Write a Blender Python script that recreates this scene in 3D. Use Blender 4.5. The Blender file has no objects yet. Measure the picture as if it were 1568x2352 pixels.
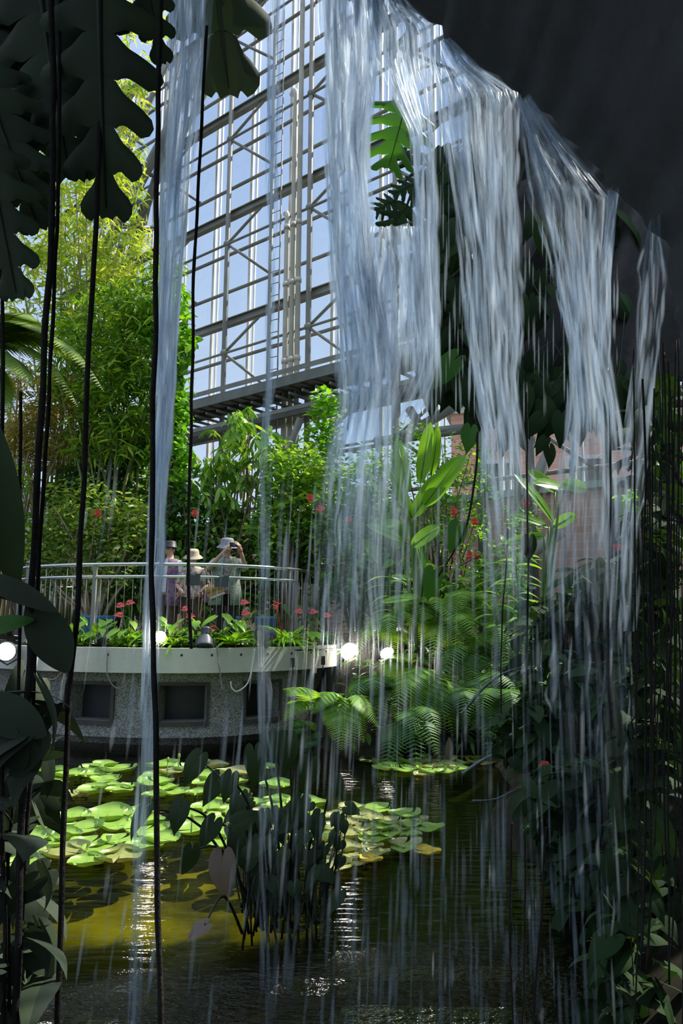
import bpy, math, random
from mathutils import Vector, Matrix, noise
V = Vector
PI = math.pi
rnd = random.Random(7)
U = rnd.uniform
sc = bpy.context.scene
COL = sc.collection

# ------------------------------------------------------------------ camera
FPX = 1700.0
CAM = V((0, 0, 1.7))
PITCH = math.atan(244 / FPX)
CM = Matrix.Rotation(PI / 2 + PITCH, 3, 'X') @ Matrix.Rotation(0.007, 3, 'Z')
cam_d = bpy.data.cameras.new('camera')
cam_d.sensor_fit = 'VERTICAL'
cam_d.sensor_height = 36
cam_d.lens = FPX / 2352 * 36
cam_d.clip_start = 0.05
cam_d.clip_end = 300
cam = bpy.data.objects.new('camera', cam_d)
COL.objects.link(cam)
cam.matrix_world = Matrix.Translation(CAM) @ CM.to_4x4()
sc.camera = cam


def at(px, py, Y):
    """point of the place seen at photo position px,py at distance Y"""
    d = CM @ V(((px - 784) / FPX, -(py - 1176) / FPX, -1))
    return CAM + d * (Y / d.y)


def on_water(px, py, z=0.0):
    d = CM @ V(((px - 784) / FPX, -(py - 1176) / FPX, -1))
    return CAM + d * ((z - CAM.z) / d.z)


def proj(p):
    q = CM.transposed() @ (V(p) - CAM)
    return 784 + FPX * q.x / -q.z, 1176 - FPX * q.y / -q.z


# ------------------------------------------------------------------ mesh building
ORG = {}


class MB:
    def __init__(self):
        self.v = []
        self.f = []
        self.dens = None

    def vert(self, p):
        self.v.append((p[0], p[1], p[2]))
        return len(self.v) - 1

    def box(self, c, s, rot=None):
        c = V(c)
        i0 = len(self.v)
        for dx in (-.5, .5):
            for dy in (-.5, .5):
                for dz in (-.5, .5):
                    p = V((dx * s[0], dy * s[1], dz * s[2]))
                    if rot:
                        p = rot @ p
                    self.vert(c + p)
        for q in ((0, 1, 3, 2), (4, 6, 7, 5), (0, 4, 5, 1), (2, 3, 7, 6), (0, 2, 6, 4), (1, 5, 7, 3)):
            self.f.append(tuple(i0 + k for k in q))
        return self

    def tube(self, pts, r, n=8, caps=True, flat=1.0):
        pts = [V(p) for p in pts]
        m = len(pts)
        if not isinstance(r, (list, tuple)):
            r = [r] * m
        t0 = (pts[1] - pts[0]).normalized()
        a = t0.cross(V((0, 0, 1)))
        if a.length < 1e-3:
            a = t0.cross(V((0, 1, 0)))
        a.normalize()
        i0 = len(self.v)
        for i in range(m):
            t = (pts[min(i + 1, m - 1)] - pts[max(i - 1, 0)])
            if t.length < 1e-9:
                t = t0
            t = t.normalized()
            a = a - t * a.dot(t)
            if a.length < 1e-6:
                a = t.orthogonal()
            a.normalize()
            b = t.cross(a)
            for k in range(n):
                th = 2 * PI * k / n
                self.vert(pts[i] + a * (math.cos(th) * r[i]) + b * (math.sin(th) * r[i] * flat))
        for i in range(m - 1):
            for k in range(n):
                k2 = (k + 1) % n
                self.f.append((i0 + i * n + k, i0 + i * n + k2, i0 + (i + 1) * n + k2, i0 + (i + 1) * n + k))
        if caps:
            self.f.append(tuple(i0 + k for k in reversed(range(n))))
            self.f.append(tuple(i0 + (m - 1) * n + k for k in range(n)))
        return self

    def lathe(self, prof, c, axis=(0, 0, 1), n=20):
        """prof: list of (radius, along)"""
        ax = V(axis).normalized()
        a = ax.orthogonal().normalized()
        b = ax.cross(a)
        c = V(c)
        i0 = len(self.v)
        for (r, h) in prof:
            for k in range(n):
                th = 2 * PI * k / n
                self.vert(c + ax * h + (a * math.cos(th) + b * math.sin(th)) * max(r, 1e-4))
        m = len(prof)
        for i in range(m - 1):
            for k in range(n):
                k2 = (k + 1) % n
                self.f.append((i0 + i * n + k, i0 + i * n + k2, i0 + (i + 1) * n + k2, i0 + (i + 1) * n + k))
        self.f.append(tuple(i0 + k for k in reversed(range(n))))
        self.f.append(tuple(i0 + (m - 1) * n + k for k in range(n)))
        return self

    def ball(self, c, r, nu=12, nv=8):
        if not isinstance(r, (list, tuple)):
            r = (r, r, r)
        i0 = len(self.v)
        c = V(c)
        for j in range(nv + 1):
            ph = PI * j / nv
            for k in range(nu):
                th = 2 * PI * k / nu
                self.vert(c + V((r[0] * math.sin(ph) * math.cos(th), r[1] * math.sin(ph) * math.sin(th), r[2] * math.cos(ph))))
        for j in range(nv):
            for k in range(nu):
                k2 = (k + 1) % nu
                self.f.append((i0 + j * nu + k, i0 + (j + 1) * nu + k, i0 + (j + 1) * nu + k2, i0 + j * nu + k2))
        return self

    def grid(self, rows, closed=False):
        """rows: list of equal lists of points"""
        i0 = len(self.v)
        n = len(rows[0])
        for row in rows:
            for p in row:
                self.vert(p)
        for i in range(len(rows) - 1):
            for k in range(n - 1 + (1 if closed else 0)):
                k2 = (k + 1) % n
                self.f.append((i0 + i * n + k, i0 + i * n + k2, i0 + (i + 1) * n + k2, i0 + (i + 1) * n + k))
        return self

    # ---- leaves
    def kite(self, p, d, n, L, W, droop=.25):
        b = d.cross(n)
        p = V(p)
        m = p + d * (L * .42) - n * (W * .12)
        i = len(self.v)
        m2 = p + d * (L * .68) - n * (L * droop * .45)
        m = p + d * (L * .28) - n * (W * .05)
        self.vert(p)
        self.vert(m + b * (W * .48) + n * (W * .2))
        self.vert(m2 + b * (W * .40) + n * (W * .15))
        self.vert(p + d * L - n * (L * droop))
        self.vert(m2 - b * (W * .40) + n * (W * .15))
        self.vert(m - b * (W * .48) + n * (W * .2))
        self.f.append((i, i + 1, i + 2, i + 3))
        self.f.append((i, i + 3, i + 4, i + 5))

    def strip(self, p, d, n, L, W, prof, bend=.6, segs=7, fold=.25, wave=0):
        p = V(p)
        b = d.cross(n).normalized()
        i0 = len(self.v)
        pos = p.copy()
        ph = U(0, 6)
        for i in range(segs + 1):
            t = i / segs
            a = bend * t
            di = d * math.cos(a) - n * math.sin(a)
            ni = n * math.cos(a) + d * math.sin(a)
            if i:
                pos = pos + di * (L / segs)
            w = max(prof(t), .0) * W * .5 + .0004
            wv = wave * W * math.sin(t * 22 + ph)
            self.vert(pos - b * w + ni * (fold * w + wv))
            self.vert(pos)
            self.vert(pos + b * w + ni * (fold * w - wv))
        for i in range(segs):
            k = i0 + i * 3
            self.f.append((k, k + 1, k + 4, k + 3))
            self.f.append((k + 1, k + 2, k + 5, k + 4))

    def heart(self, p, d, n, L, W, bend=.5, cup=.15):
        """p is where the stalk meets the blade"""
        p = V(p)
        b = d.cross(n).normalized()
        outer = [(-.22, .07), (-.29, .17), (-.25, .30), (-.13, .40), (.02, .46), (.2, .47), (.38, .41), (.55, .31), (.72, .19), (.88, .07), (1., .0)]
        inner = [(-.20, .03), (-.20, .05), (-.12, .02), (-.05, .005), (.02, 0), (.2, 0), (.38, 0), (.55, 0), (.72, 0), (.88, 0), (1., 0)]

        def pt(t, s):
            a = bend * max(t, 0)
            return p + d * (L * t) * math.cos(a * .6) - n * (L * t * math.sin(a * .6)) + b * (s * W) + n * (cup * W * (abs(s) * 1.2) - abs(s) ** 2 * W * .5)
        for sg in (-1, 1):
            i0 = len(self.v)
            m = len(outer)
            for (ti, si), (to, so) in zip(inner, outer):
                self.vert(pt(ti, si * sg))
                self.vert(pt((ti + to) / 2, (si + so) / 2 * sg))
                self.vert(pt(to, so * sg))
            for i in range(m - 1):
                k = i0 + i * 3
                for q in (0, 1):
                    fc = (k + q, k + q + 1, k + q + 4, k + q + 3)
                    self.f.append(fc if sg > 0 else fc[::-1])

    def monstera(self, p, d, n, L, W, lobes=6, bend=.5, cut=.5, seed=0):
        """deeply slit leaf; p at the stalk, d along the midrib"""
        r = random.Random(seed)
        p = V(p)
        b = d.cross(n).normalized()

        def mid(t):
            a = bend * t * .5
            return p + d * (L * t * math.cos(a)) - n * (L * t * math.sin(a))
        def hw(t):
            return W * .5 * (min(1, t * 5 + .45) ** .6) * max(0.0, 1 - max(0, t - .18) ** 1.7 * 1.15) ** .8

        qs = (-1, -.6, 0, .6, 1)
        for sg in (-1, 1):
            for i in range(lobes):
                t0, t1 = i / lobes, (i + 1) / lobes
                tm, half = (t0 + t1) / 2, (t1 - t0) / 2 * 1.03
                ct = cut * r.uniform(.85, 1.12) + (.15 if i == 0 else 0)
                ext = r.uniform(.95, 1.06)
                segs = 11
                i0 = len(self.v)
                for k in range(segs + 1):
                    u = k / segs
                    wid = 1.0 if u <= ct else 1 - .36 * min(1, (u - ct) / (1 - ct) / .35) ** .7
                    for q in qs:
                        t = tm + q * half * wid
                        h = hw(tm + q * half * .5) * ext * (1 - .24 * abs(q) ** 2.5)
                        a = h * u
                        sw = (-.10 + .95 * tm) * h * (u ** 1.5)
                        self.vert(mid(max(t, -.02)) + b * (sg * a) + d * sw - n * (h * .30 * u * u) + n * (.02 * L * (1 - q * q) * u))
                m_ = len(qs)
                for k in range(segs):
                    for q in range(m_ - 1):
                        c = i0 + k * m_ + q
                        fc = (c, c + 1, c + m_ + 1, c + m_)
                        self.f.append(fc if sg < 0 else fc[::-1])
        # thick midrib
        self.tube([mid(t) + n * .004 for t in (0, .25, .5, .75, .97)], [L * .012, L * .011, L * .009, L * .007, L * .003], 5)

    def frond(self, pts, W, pairs=30, ratio=.16, droop=.25, rr=.004):
        """fern frond along a curve of points"""
        pts = [V(p) for p in pts]
        self.tube(pts, [rr * (1 - .8 * i / (len(pts) - 1)) for i in range(len(pts))], 4)
        m = len(pts) - 1
        for i in range(pairs):
            t = .08 + .92 * (i + .5) / pairs
            x = t * m
            k = min(int(x), m - 1)
            c = pts[k].lerp(pts[k + 1], x - k)
            d = (pts[k + 1] - pts[k]).normalized()
            up = V((0, 0, 1))
            b = d.cross(up)
            if b.length < .05:
                b = V((1, 0, 0))
            b.normalize()
            nn = b.cross(d).normalized()
            w = W * (math.sin(PI * (t ** .75) * .93 + .16))
            if w < .003:
                continue
            for sg in (-1, 1):
                dd = (b * sg + d * .35).normalized()
                self.strip(c, dd, nn, w, max(w * ratio, .007), lambda q: (1 - q) ** .6 if q > .15 else .9, bend=droop, segs=2, fold=.1)

    def build(self, name, mat, parent=None, smooth=True, origin=None):
        me = bpy.data.meshes.new(name)
        if parent is not None:
            off = ORG[parent.name]
        elif origin is not None:
            off = V(origin)
        else:
            xs = [v[0] for v in self.v]
            ys = [v[1] for v in self.v]
            zs = [v[2] for v in self.v]
            off = V(((min(xs) + max(xs)) / 2, (min(ys) + max(ys)) / 2, min(zs)))
        ox, oy, oz = off
        me.from_pydata([(x - ox, y - oy, z - oz) for x, y, z in self.v], [], self.f)
        if smooth:
            me.polygons.foreach_set('use_smooth', [True] * len(me.polygons))
        if self.dens is not None:
            at_ = me.attributes.new('dens', 'FLOAT', 'POINT')
            at_.data.foreach_set('value', self.dens)
        me.update()
        me.materials.append(mat)
        o = bpy.data.objects.new(name, me)
        COL.objects.link(o)
        if parent is not None:
            o.parent = parent
        else:
            o.location = off
        ORG[o.name] = off
        return o


def tag(o, label, cat, group=None, kind=None):
    o['label'] = label
    o['category'] = cat
    if group:
        o['group'] = group
    if kind:
        o['kind'] = kind
    return o


def thing(name, label, cat, loc, group=None):
    o = bpy.data.objects.new(name, None)
    o.empty_display_size = .1
    COL.objects.link(o)
    o.location = V(loc)
    ORG[o.name] = V(loc)
    return tag(o, label, cat, group)


def struct(o, label=None, cat=None):
    o['kind'] = 'structure'
    if label:
        o['label'] = label
        o['category'] = cat
    return o


def copy_tree(o, parent=None):
    c = o.copy()
    COL.objects.link(c)
    if parent is not None:
        c.parent = parent
    for ch in o.children:
        copy_tree(ch, c)
    return c


def curve(pts, n=12):
    """smooth path through points"""
    pts = [V(p) for p in pts]
    if len(pts) < 3:
        return [pts[0].lerp(pts[-1], i / n) for i in range(n + 1)]
    out = []
    m = len(pts) - 1
    for i in range(n + 1):
        x = i / n * m
        k = min(int(x), m - 1)
        t = x - k
        p0 = pts[max(k - 1, 0)]
        p1 = pts[k]
        p2 = pts[k + 1]
        p3 = pts[min(k + 2, m)]
        out.append(.5 * ((2 * p1) + (p2 - p0) * t + (2 * p0 - 5 * p1 + 4 * p2 - p3) * t * t + (3 * p1 - p0 - 3 * p2 + p3) * t ** 3))
    return out


def rdir(el0=-.3, el1=.6):
    a = U(0, 2 * PI)
    e = U(el0, el1)
    return V((math.cos(a) * math.cos(e), math.sin(a) * math.cos(e), math.sin(e)))


def nrm_for(d, spread=.5):
    n = V((U(-spread, spread), U(-spread, spread), 1))
    n = n - d * n.dot(d)
    if n.length < 1e-3:
        n = d.orthogonal()
    return n.normalized()


# ------------------------------------------------------------------ materials
def new_mat(name):
    m = bpy.data.materials.new(name)
    m.use_nodes = True
    nt = m.node_tree
    nt.nodes.clear()
    out = nt.nodes.new('ShaderNodeOutputMaterial')
    return m, nt, out


def ramp(nt, stops, fac=None):
    r = nt.nodes.new('ShaderNodeValToRGB')
    e = r.color_ramp.elements
    while len(e) < len(stops):
        e.new(.5)
    for i, (p, c) in enumerate(stops):
        e[i].position = p
        e[i].color = (*c, 1)
    if fac is not None:
        nt.links.new(fac, r.inputs[0])
    return r.outputs[0]


def noise_tex(nt, scale, detail=4, rough=.55, coord='Object', stretch=None):
    tc = nt.nodes.new('ShaderNodeTexCoord')
    src = tc.outputs[coord]
    if stretch:
        mp = nt.nodes.new('ShaderNodeMapping')
        mp.inputs['Scale'].default_value = stretch
        nt.links.new(src, mp.inputs[0])
        src = mp.outputs[0]
    n = nt.nodes.new('ShaderNodeTexNoise')
    n.inputs['Scale'].default_value = scale
    n.inputs['Detail'].default_value = detail
    n.inputs['Roughness'].default_value = rough
    nt.links.new(src, n.inputs['Vector'])
    return n


def pmat(name, c1, c2=None, scale=6, rough=.6, metal=0, spec=.4, bump=0, bscale=None, stretch=None):
    m, nt, out = new_mat(name)
    p = nt.nodes.new('ShaderNodeBsdfPrincipled')
    p.inputs['Roughness'].default_value = rough
    p.inputs['Metallic'].default_value = metal
    p.inputs['Specular IOR Level'].default_value = spec
    c2 = c2 or tuple(x * .8 for x in c1)
    n = noise_tex(nt, scale, stretch=stretch)
    nt.links.new(ramp(nt, [(.32, c2), (.68, c1)], n.outputs[0]), p.inputs['Base Color'])
    if bump:
        nb = noise_tex(nt, bscale or scale * 4, 5)
        b = nt.nodes.new('ShaderNodeBump')
        b.inputs['Strength'].default_value = bump
        b.inputs['Distance'].default_value = .02
        nt.links.new(nb.outputs[0], b.inputs['Height'])
        nt.links.new(b.outputs[0], p.inputs['Normal'])
    nt.links.new(p.outputs[0], out.inputs[0])
    return m


def leafmat(name, cols, trans=.4, rough=.42, spec=.4, tcol=None, mottled=0):
    """leaf with its own tint per leaf; light passes through the blade"""
    m, nt, out = new_mat(name)
    g = nt.nodes.new('ShaderNodeNewGeometry')
    fac = g.outputs['Random Per Island']
    k = len(cols)
    if mottled:
        n = noise_tex(nt, mottled, 3)
        mx = nt.nodes.new('ShaderNodeMath')
        mx.operation = 'MULTIPLY_ADD'
        mx.inputs[1].default_value = .5
        nt.links.new(n.outputs[0], mx.inputs[0])
        ad = nt.nodes.new('ShaderNodeMath')
        ad.operation = 'MULTIPLY'
        ad.inputs[1].default_value = .6
        nt.links.new(fac, ad.inputs[0])
        nt.links.new(ad.outputs[0], mx.inputs[2])
        fac = mx.outputs[0]
    col = ramp(nt, [(i / max(k - 1, 1), c) for i, c in enumerate(cols)], fac)
    p = nt.nodes.new('ShaderNodeBsdfPrincipled')
    p.inputs['Roughness'].default_value = rough
    p.inputs['Specular IOR Level'].default_value = spec
    nt.links.new(col, p.inputs['Base Color'])
    t = nt.nodes.new('ShaderNodeBsdfTranslucent')
    hs = nt.nodes.new('ShaderNodeMixRGB')
    hs.blend_type = 'MULTIPLY'
    hs.inputs[0].default_value = 1
    hs.inputs[2].default_value = (*(tcol or (1.5, 1.35, .5)), 1)
    nt.links.new(col, hs.inputs[1])
    nt.links.new(hs.outputs[0], t.inputs[0])
    mix = nt.nodes.new('ShaderNodeMixShader')
    mix.inputs[0].default_value = trans
    nt.links.new(p.outputs[0], mix.inputs[1])
    nt.links.new(t.outputs[0], mix.inputs[2])
    nt.links.new(mix.outputs[0], out.inputs[0])
    return m


def emit_mat(name, col, strength):
    m, nt, out = new_mat(name)
    e = nt.nodes.new('ShaderNodeEmission')
    e.inputs[0].default_value = (*col, 1)
    e.inputs[1].default_value = strength
    nt.links.new(e.outputs[0], out.inputs[0])
    return m


M = {}
M['steel'] = pmat('painted_steel', (.29, .28, .25), (.20, .195, .175), 2, .55, 0, .35)
M['white_steel'] = pmat('white_mullion', (.80, .80, .76), (.66, .66, .62), 3, .5)
M['dark_steel'] = pmat('catwalk_steel', (.22, .22, .21), (.15, .15, .145), 3, .6)
M['chrome'] = pmat('rail_steel', (.72, .72, .69), (.62, .62, .60), 5, .22, 1.0)
M['pipe'] = pmat('pipe_paint', (.62, .58, .50), (.48, .45, .39), 2, .5)
M['concrete'] = pmat('ledge_concrete', (.62, .61, .52), (.42, .42, .35), 1.6, .85, 0, .2, .25, 20, (1, 1, .35))
M['wood'] = pmat('stake_wood', (.52, .38, .18), (.40, .27, .12), 6, .7, stretch=(1, 1, .2))
M['black'] = pmat('black_plastic', (.02, .02, .022), (.014, .014, .015), 10, .5)
M['lamp_grey'] = pmat('lamp_housing', (.10, .11, .13), (.07, .075, .09), 12, .45)
M['cable'] = pmat('cable_grey', (.22, .22, .21), (.16, .16, .15), 10, .6)
M['cable_white'] = pmat('cable_white', (.62, .62, .58), (.5, .5, .46), 10, .5)
M['soil'] = pmat('dark_soil', (.035, .03, .02), (.015, .014, .01), 9, .95, 0, .1, .8, 30)
M['bark'] = pmat('bark', (.26, .19, .12), (.13, .10, .065), 12, .9, 0, .1, .5, 40, (1, 1, .2))
M['pale_bark'] = pmat('pale_bark', (.50, .40, .28), (.30, .24, .16), 10, .85, 0, .15, .4, 40)
M['green_stem'] = pmat('green_stem', (.13, .24, .05), (.08, .15, .03), 8, .5)
M['culm'] = pmat('bamboo_culm', (.34, .36, .15), (.25, .24, .11), 5, .45)
M['dry_culm'] = pmat('dry_bamboo', (.52, .40, .16), (.36, .28, .12), 5, .55)
M['root'] = pmat('aerial_root', (.030, .027, .024), (.018, .017, .015), 20, .9, 0, .1, .5, 60)
M['root_stem'] = pmat('dark_petiole', (.022, .028, .014), (.014, .018, .010), 12, .6)
M['blue'] = pmat('blue_pot', (.05, .20, .36), (.035, .15, .28), 6, .45)
M['red'] = pmat('red_paint', (.50, .03, .02), (.42, .02, .015), 6, .35)
M['beige'] = pmat('beige_panel', (.55, .40, .30), (.48, .34, .25), 6, .6)
M['plaster'] = pmat('pale_plaster', (.55, .54, .51), (.46, .45, .42), 3, .85)
M['coping'] = pmat('coping', (.50, .60, .53), (.40, .50, .44), 4, .7)
M['sign'] = pmat('sign_back', (.035, .05, .04), (.028, .04, .033), 6, .5)
M['lens_off'] = pmat('lamp_glass', (.10, .12, .09), (.07, .09, .06), 12, .12)
M['lens_on'] = emit_mat('lamp_lit', (1, .86, .74), 110)

# leaves
M['bamboo'] = leafmat('bamboo_leaf', [(.18, .34, .04), (.36, .54, .06), (.50, .66, .09), (.62, .72, .16), (.62, .55, .22)], .42, .45)
M['bamboo_dark'] = leafmat('bamboo_leaf_deep', [(.06, .16, .02), (.14, .32, .03), (.28, .46, .04), (.40, .54, .06)], .4, .45)
M['dry_leaf'] = leafmat('dry_bamboo_leaf', [(.18, .20, .04), (.36, .32, .09), (.50, .38, .14), (.22, .28, .04)], .4, .55)
M['vine'] = leafmat('vine_leaf', [(.08, .24, .02), (.16, .42, .03), (.28, .55, .05)], .45, .4)
M['shrub'] = leafmat('shrub_leaf', [(.05, .15, .02), (.14, .28, .04), (.30, .42, .09), (.40, .48, .14)], .38, .35, .5)
M['deep'] = leafmat('deep_green_leaf', [(.04, .11, .025), (.08, .22, .03), (.16, .35, .045), (.26, .46, .08)], .35, .35, .5)
M['mid'] = leafmat('mid_green_leaf', [(.08, .21, .025), (.16, .36, .035), (.27, .48, .06), (.38, .56, .11)], .4, .38, .5)
M['fern'] = leafmat('fern_leaf', [(.13, .28, .04), (.19, .37, .05), (.26, .45, .08)], .4, .5)  # sun on the bank ferns painted in; fern_dark is the shaded copy
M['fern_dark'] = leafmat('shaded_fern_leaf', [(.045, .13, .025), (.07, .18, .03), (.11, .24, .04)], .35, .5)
M['treefern'] = leafmat('tree_fern_leaf', [(.16, .26, .05), (.22, .34, .07), (.30, .38, .08)], .4, .5)
M['paddle'] = leafmat('paddle_leaf', [(.11, .30, .02), (.17, .40, .03), (.26, .50, .04)], .55, .35, .5, mottled=4)
M['taro'] = leafmat('taro_leaf', [(.016, .034, .014), (.024, .048, .017), (.034, .062, .022)], .25, .5, .3, mottled=8)
M['taro_tan'] = leafmat('withered_taro_leaf', [(.16, .12, .09), (.20, .15, .12), (.24, .19, .15)], .25, .6)
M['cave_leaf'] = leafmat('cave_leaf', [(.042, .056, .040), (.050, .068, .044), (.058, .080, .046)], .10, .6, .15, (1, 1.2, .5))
M['cave_leaf_lit'] = leafmat('lit_cave_leaf', [(.035, .115, .015), (.05, .15, .018), (.065, .18, .022)], .45, .4, .4, (1.2, 1.4, .4))  # lit copy of cave_leaf, daylight on the blade put into its colour
M['dark_leaf'] = leafmat('dark_hanging_leaf', [(.016, .031, .014), (.022, .044, .017), (.032, .064, .022)], .16, .7, .08, (1.2, 1.5, .4))
M['pad'] = leafmat('lily_pad', [(.10, .20, .03), (.15, .28, .04), (.20, .34, .05), (.25, .37, .08)], .10, .42, .5, mottled=5)
M['pad_dull'] = leafmat('olive_lily_pad', [(.16, .17, .05), (.22, .25, .07), (.34, .32, .16)], .1, .35, .6, mottled=5)
M['pad_yellow'] = leafmat('yellow_lily_pad', [(.60, .42, .03), (.70, .52, .05)], .12, .45, .4, mottled=6)
M['red_petal'] = leafmat('red_spathe', [(.60, .03, .04), (.72, .06, .07)], .25, .25, .6, (1.2, .6, .6))
M['orange_petal'] = leafmat('orange_petal', [(.75, .10, .03), (.80, .22, .06), (.8, .06, .06)], .35, .5, .3, (1.2, .8, .6))
M['strap'] = leafmat('strap_leaf', [(.10, .26, .02), (.18, .40, .03), (.28, .50, .05)], .4, .3, .5)
# ------------------------------------------------------------------ sky and sun
SUN_TO = V((.62, .25, .76)).normalized()
w = bpy.data.worlds.new('sky')
sc.world = w
w.use_nodes = True
nt = w.node_tree
nt.nodes.clear()
wo = nt.nodes.new('ShaderNodeOutputWorld')
bg = nt.nodes.new('ShaderNodeBackground')
tc = nt.nodes.new('ShaderNodeTexCoord')
sp = nt.nodes.new('ShaderNodeSeparateXYZ')
nt.links.new(tc.outputs['Generated'], sp.inputs[0])
cr = ramp(nt, [(0, (.02, .025, .02)), (.47, (.05, .06, .045)), (.50, (.66, .77, .90)), (.60, (.56, .70, .89)), (.70, (.45, .60, .84)), (.80, (.36, .51, .80)), (.86, (.78, .92, 1.15)), (1, (1.4, 1.6, 1.85))])  # overhead stops raised above a real zenith to add ambient light
mp = nt.nodes.new('ShaderNodeMath')
mp.operation = 'MULTIPLY_ADD'
mp.inputs[1].default_value = .5
mp.inputs[2].default_value = .5
nt.links.new(sp.outputs[2], mp.inputs[0])
nt.links.new(mp.outputs[0], cr.node.inputs[0])
nt.links.new(cr, bg.inputs[0])
bg.inputs[1].default_value = 1.0
nt.links.new(bg.outputs[0], wo.inputs[0])

sun_d = bpy.data.lights.new('sun', 'SUN')
sun_d.energy = 8.5
sun_d.color = (1, .94, .82)
sun_d.angle = .012
sun = bpy.data.objects.new('sun', sun_d)
COL.objects.link(sun)
sun.location = (10, 8, 20)
sun.rotation_euler = SUN_TO.to_track_quat('Z', 'Y').to_euler()

# ------------------------------------------------------------------ ellipses of the round terrace
CX, CY = -2.3, 12.1


def ell(th, off=0.0, z=0.0, cy=CY):
    """rim of the round terrace; th 180 left, 270 towards the camera, 360 right"""
    a = math.radians(th)
    rx = (3.4 if math.cos(a) < 0 else 2.4) - off
    ry = 2.6 - off
    return V((CX + rx * math.cos(a), cy + ry * math.sin(a), z))


# ------------------------------------------------------------------ ground, pond
def bank_h(x, y):
    a = (y - 9.5 + .25 * math.sin(x * 2.1)) * .62 if x > -1.6 else -9
    edge = 1.15 + .09 * (y - 3.2) + .18 * math.sin(y * 1.7)
    b = (x - edge) * .75
    a -= max(0, .1 - x) * .85
    h = max(min(a, 1.35), min(b, 1.6), -.32)
    if h > -.3:
        h += .10 * noise.noise((x * 1.4, y * 1.4, 0))
    return h


mb = MB()
rows = []
for j in range(70):
    y = 2.4 + j * .19
    rows.append([V((x * .19 - 9.5, y, bank_h(x * .19 - 9.5, y))) for x in range(110)])
mb.grid(rows)
M['bed'] = pmat('mossy_bed', (.30, .25, .03), (.07, .07, .015), 1.6, .95, 0, .1, .4, 12)
m, nt, out = new_mat('pond_bank')
p = nt.nodes.new('ShaderNodeBsdfPrincipled')
p.inputs['Roughness'].default_value = .95
p.inputs['Specular IOR Level'].default_value = .1
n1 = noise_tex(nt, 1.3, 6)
sunlit_bed = ramp(nt, [(.38, (.10, .085, .012)), (.52, (.34, .28, .025)), (.66, (.66, .54, .03))], n1.outputs[0])
# sunlit stretch of the yellow bed painted bright, its shaded rest painted dark
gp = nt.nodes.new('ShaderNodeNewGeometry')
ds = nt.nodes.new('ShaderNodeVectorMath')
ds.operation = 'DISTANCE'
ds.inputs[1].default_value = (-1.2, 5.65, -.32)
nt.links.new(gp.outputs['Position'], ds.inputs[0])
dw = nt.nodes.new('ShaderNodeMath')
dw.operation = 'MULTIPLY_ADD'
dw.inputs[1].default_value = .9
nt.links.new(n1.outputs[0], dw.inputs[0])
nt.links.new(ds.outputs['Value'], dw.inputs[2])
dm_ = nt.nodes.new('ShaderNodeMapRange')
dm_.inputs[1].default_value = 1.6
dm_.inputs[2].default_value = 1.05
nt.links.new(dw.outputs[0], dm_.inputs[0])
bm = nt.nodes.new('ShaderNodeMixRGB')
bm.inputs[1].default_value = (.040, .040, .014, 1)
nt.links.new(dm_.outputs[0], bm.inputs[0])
nt.links.new(sunlit_bed, bm.inputs[2])
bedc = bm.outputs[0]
n2 = noise_tex(nt, 9, 5)
soilc = ramp(nt, [(.3, (.010, .010, .007)), (.7, (.035, .032, .020))], n2.outputs[0])
g = nt.nodes.new('ShaderNodeNewGeometry')
sx = nt.nodes.new('ShaderNodeSeparateXYZ')
nt.links.new(g.outputs['Position'], sx.inputs[0])
mr = nt.nodes.new('ShaderNodeMapRange')
mr.inputs[1].default_value = -.26
mr.inputs[2].default_value = -.10
nt.links.new(sx.outputs[2], mr.inputs[0])
mc = nt.nodes.new('ShaderNodeMixRGB')
nt.links.new(mr.outputs[0], mc.inputs[0])
nt.links.new(bedc, mc.inputs[1])
nt.links.new(soilc, mc.inputs[2])
nt.links.new(mc.outputs[0], p.inputs['Base Color'])
nt.links.new(p.outputs[0], out.inputs[0])
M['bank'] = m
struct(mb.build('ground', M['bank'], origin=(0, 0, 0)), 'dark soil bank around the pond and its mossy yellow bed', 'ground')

# water: clear, reflecting, rippled; choppier where the fall lands
m, nt, out = new_mat('pond_water')
nz = noise_tex(nt, 3.2, 1.5, .4, stretch=(.9, 5, 1))
nz2 = noise_tex(nt, 16, 3, .6, stretch=(1, 1.9, 1))
g = nt.nodes.new('ShaderNodeNewGeometry')
sx = nt.nodes.new('ShaderNodeSeparateXYZ')
nt.links.new(g.outputs['Position'], sx.inputs[0])
mr = nt.nodes.new('ShaderNodeMapRange')
mr.inputs[1].default_value = 4.15
mr.inputs[2].default_value = 3.75
mr.inputs[3].default_value = .06
mr.inputs[4].default_value = 1.0
zy = nt.nodes.new('ShaderNodeMath')
zy.operation = 'MULTIPLY_ADD'
zy.inputs[1].default_value = -.25
nt.links.new(sx.outputs[0], zy.inputs[0])
nt.links.new(sx.outputs[1], zy.inputs[2])
nt.links.new(zy.outputs[0], mr.inputs[0])
b1 = nt.nodes.new('ShaderNodeBump')
b1.inputs['Strength'].default_value = 1.0
md = nt.nodes.new('ShaderNodeMapRange')
md.inputs[1].default_value = 8.5
md.inputs[2].default_value = 4.6
md.inputs[3].default_value = .006
md.inputs[4].default_value = .013
nt.links.new(sx.outputs[1], md.inputs[0])
nt.links.new(md.outputs[0], b1.inputs['Distance'])
nt.links.new(nz.outputs[0], b1.inputs['Height'])
b2 = nt.nodes.new('ShaderNodeBump')
b2.inputs['Distance'].default_value = .045
nt.links.new(mr.outputs[0], b2.inputs['Strength'])
nt.links.new(nz2.outputs[0], b2.inputs['Height'])
nt.links.new(b1.outputs[0], b2.inputs['Normal'])
fr = nt.nodes.new('ShaderNodeFresnel')
fr.inputs[0].default_value = 1.33
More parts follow.
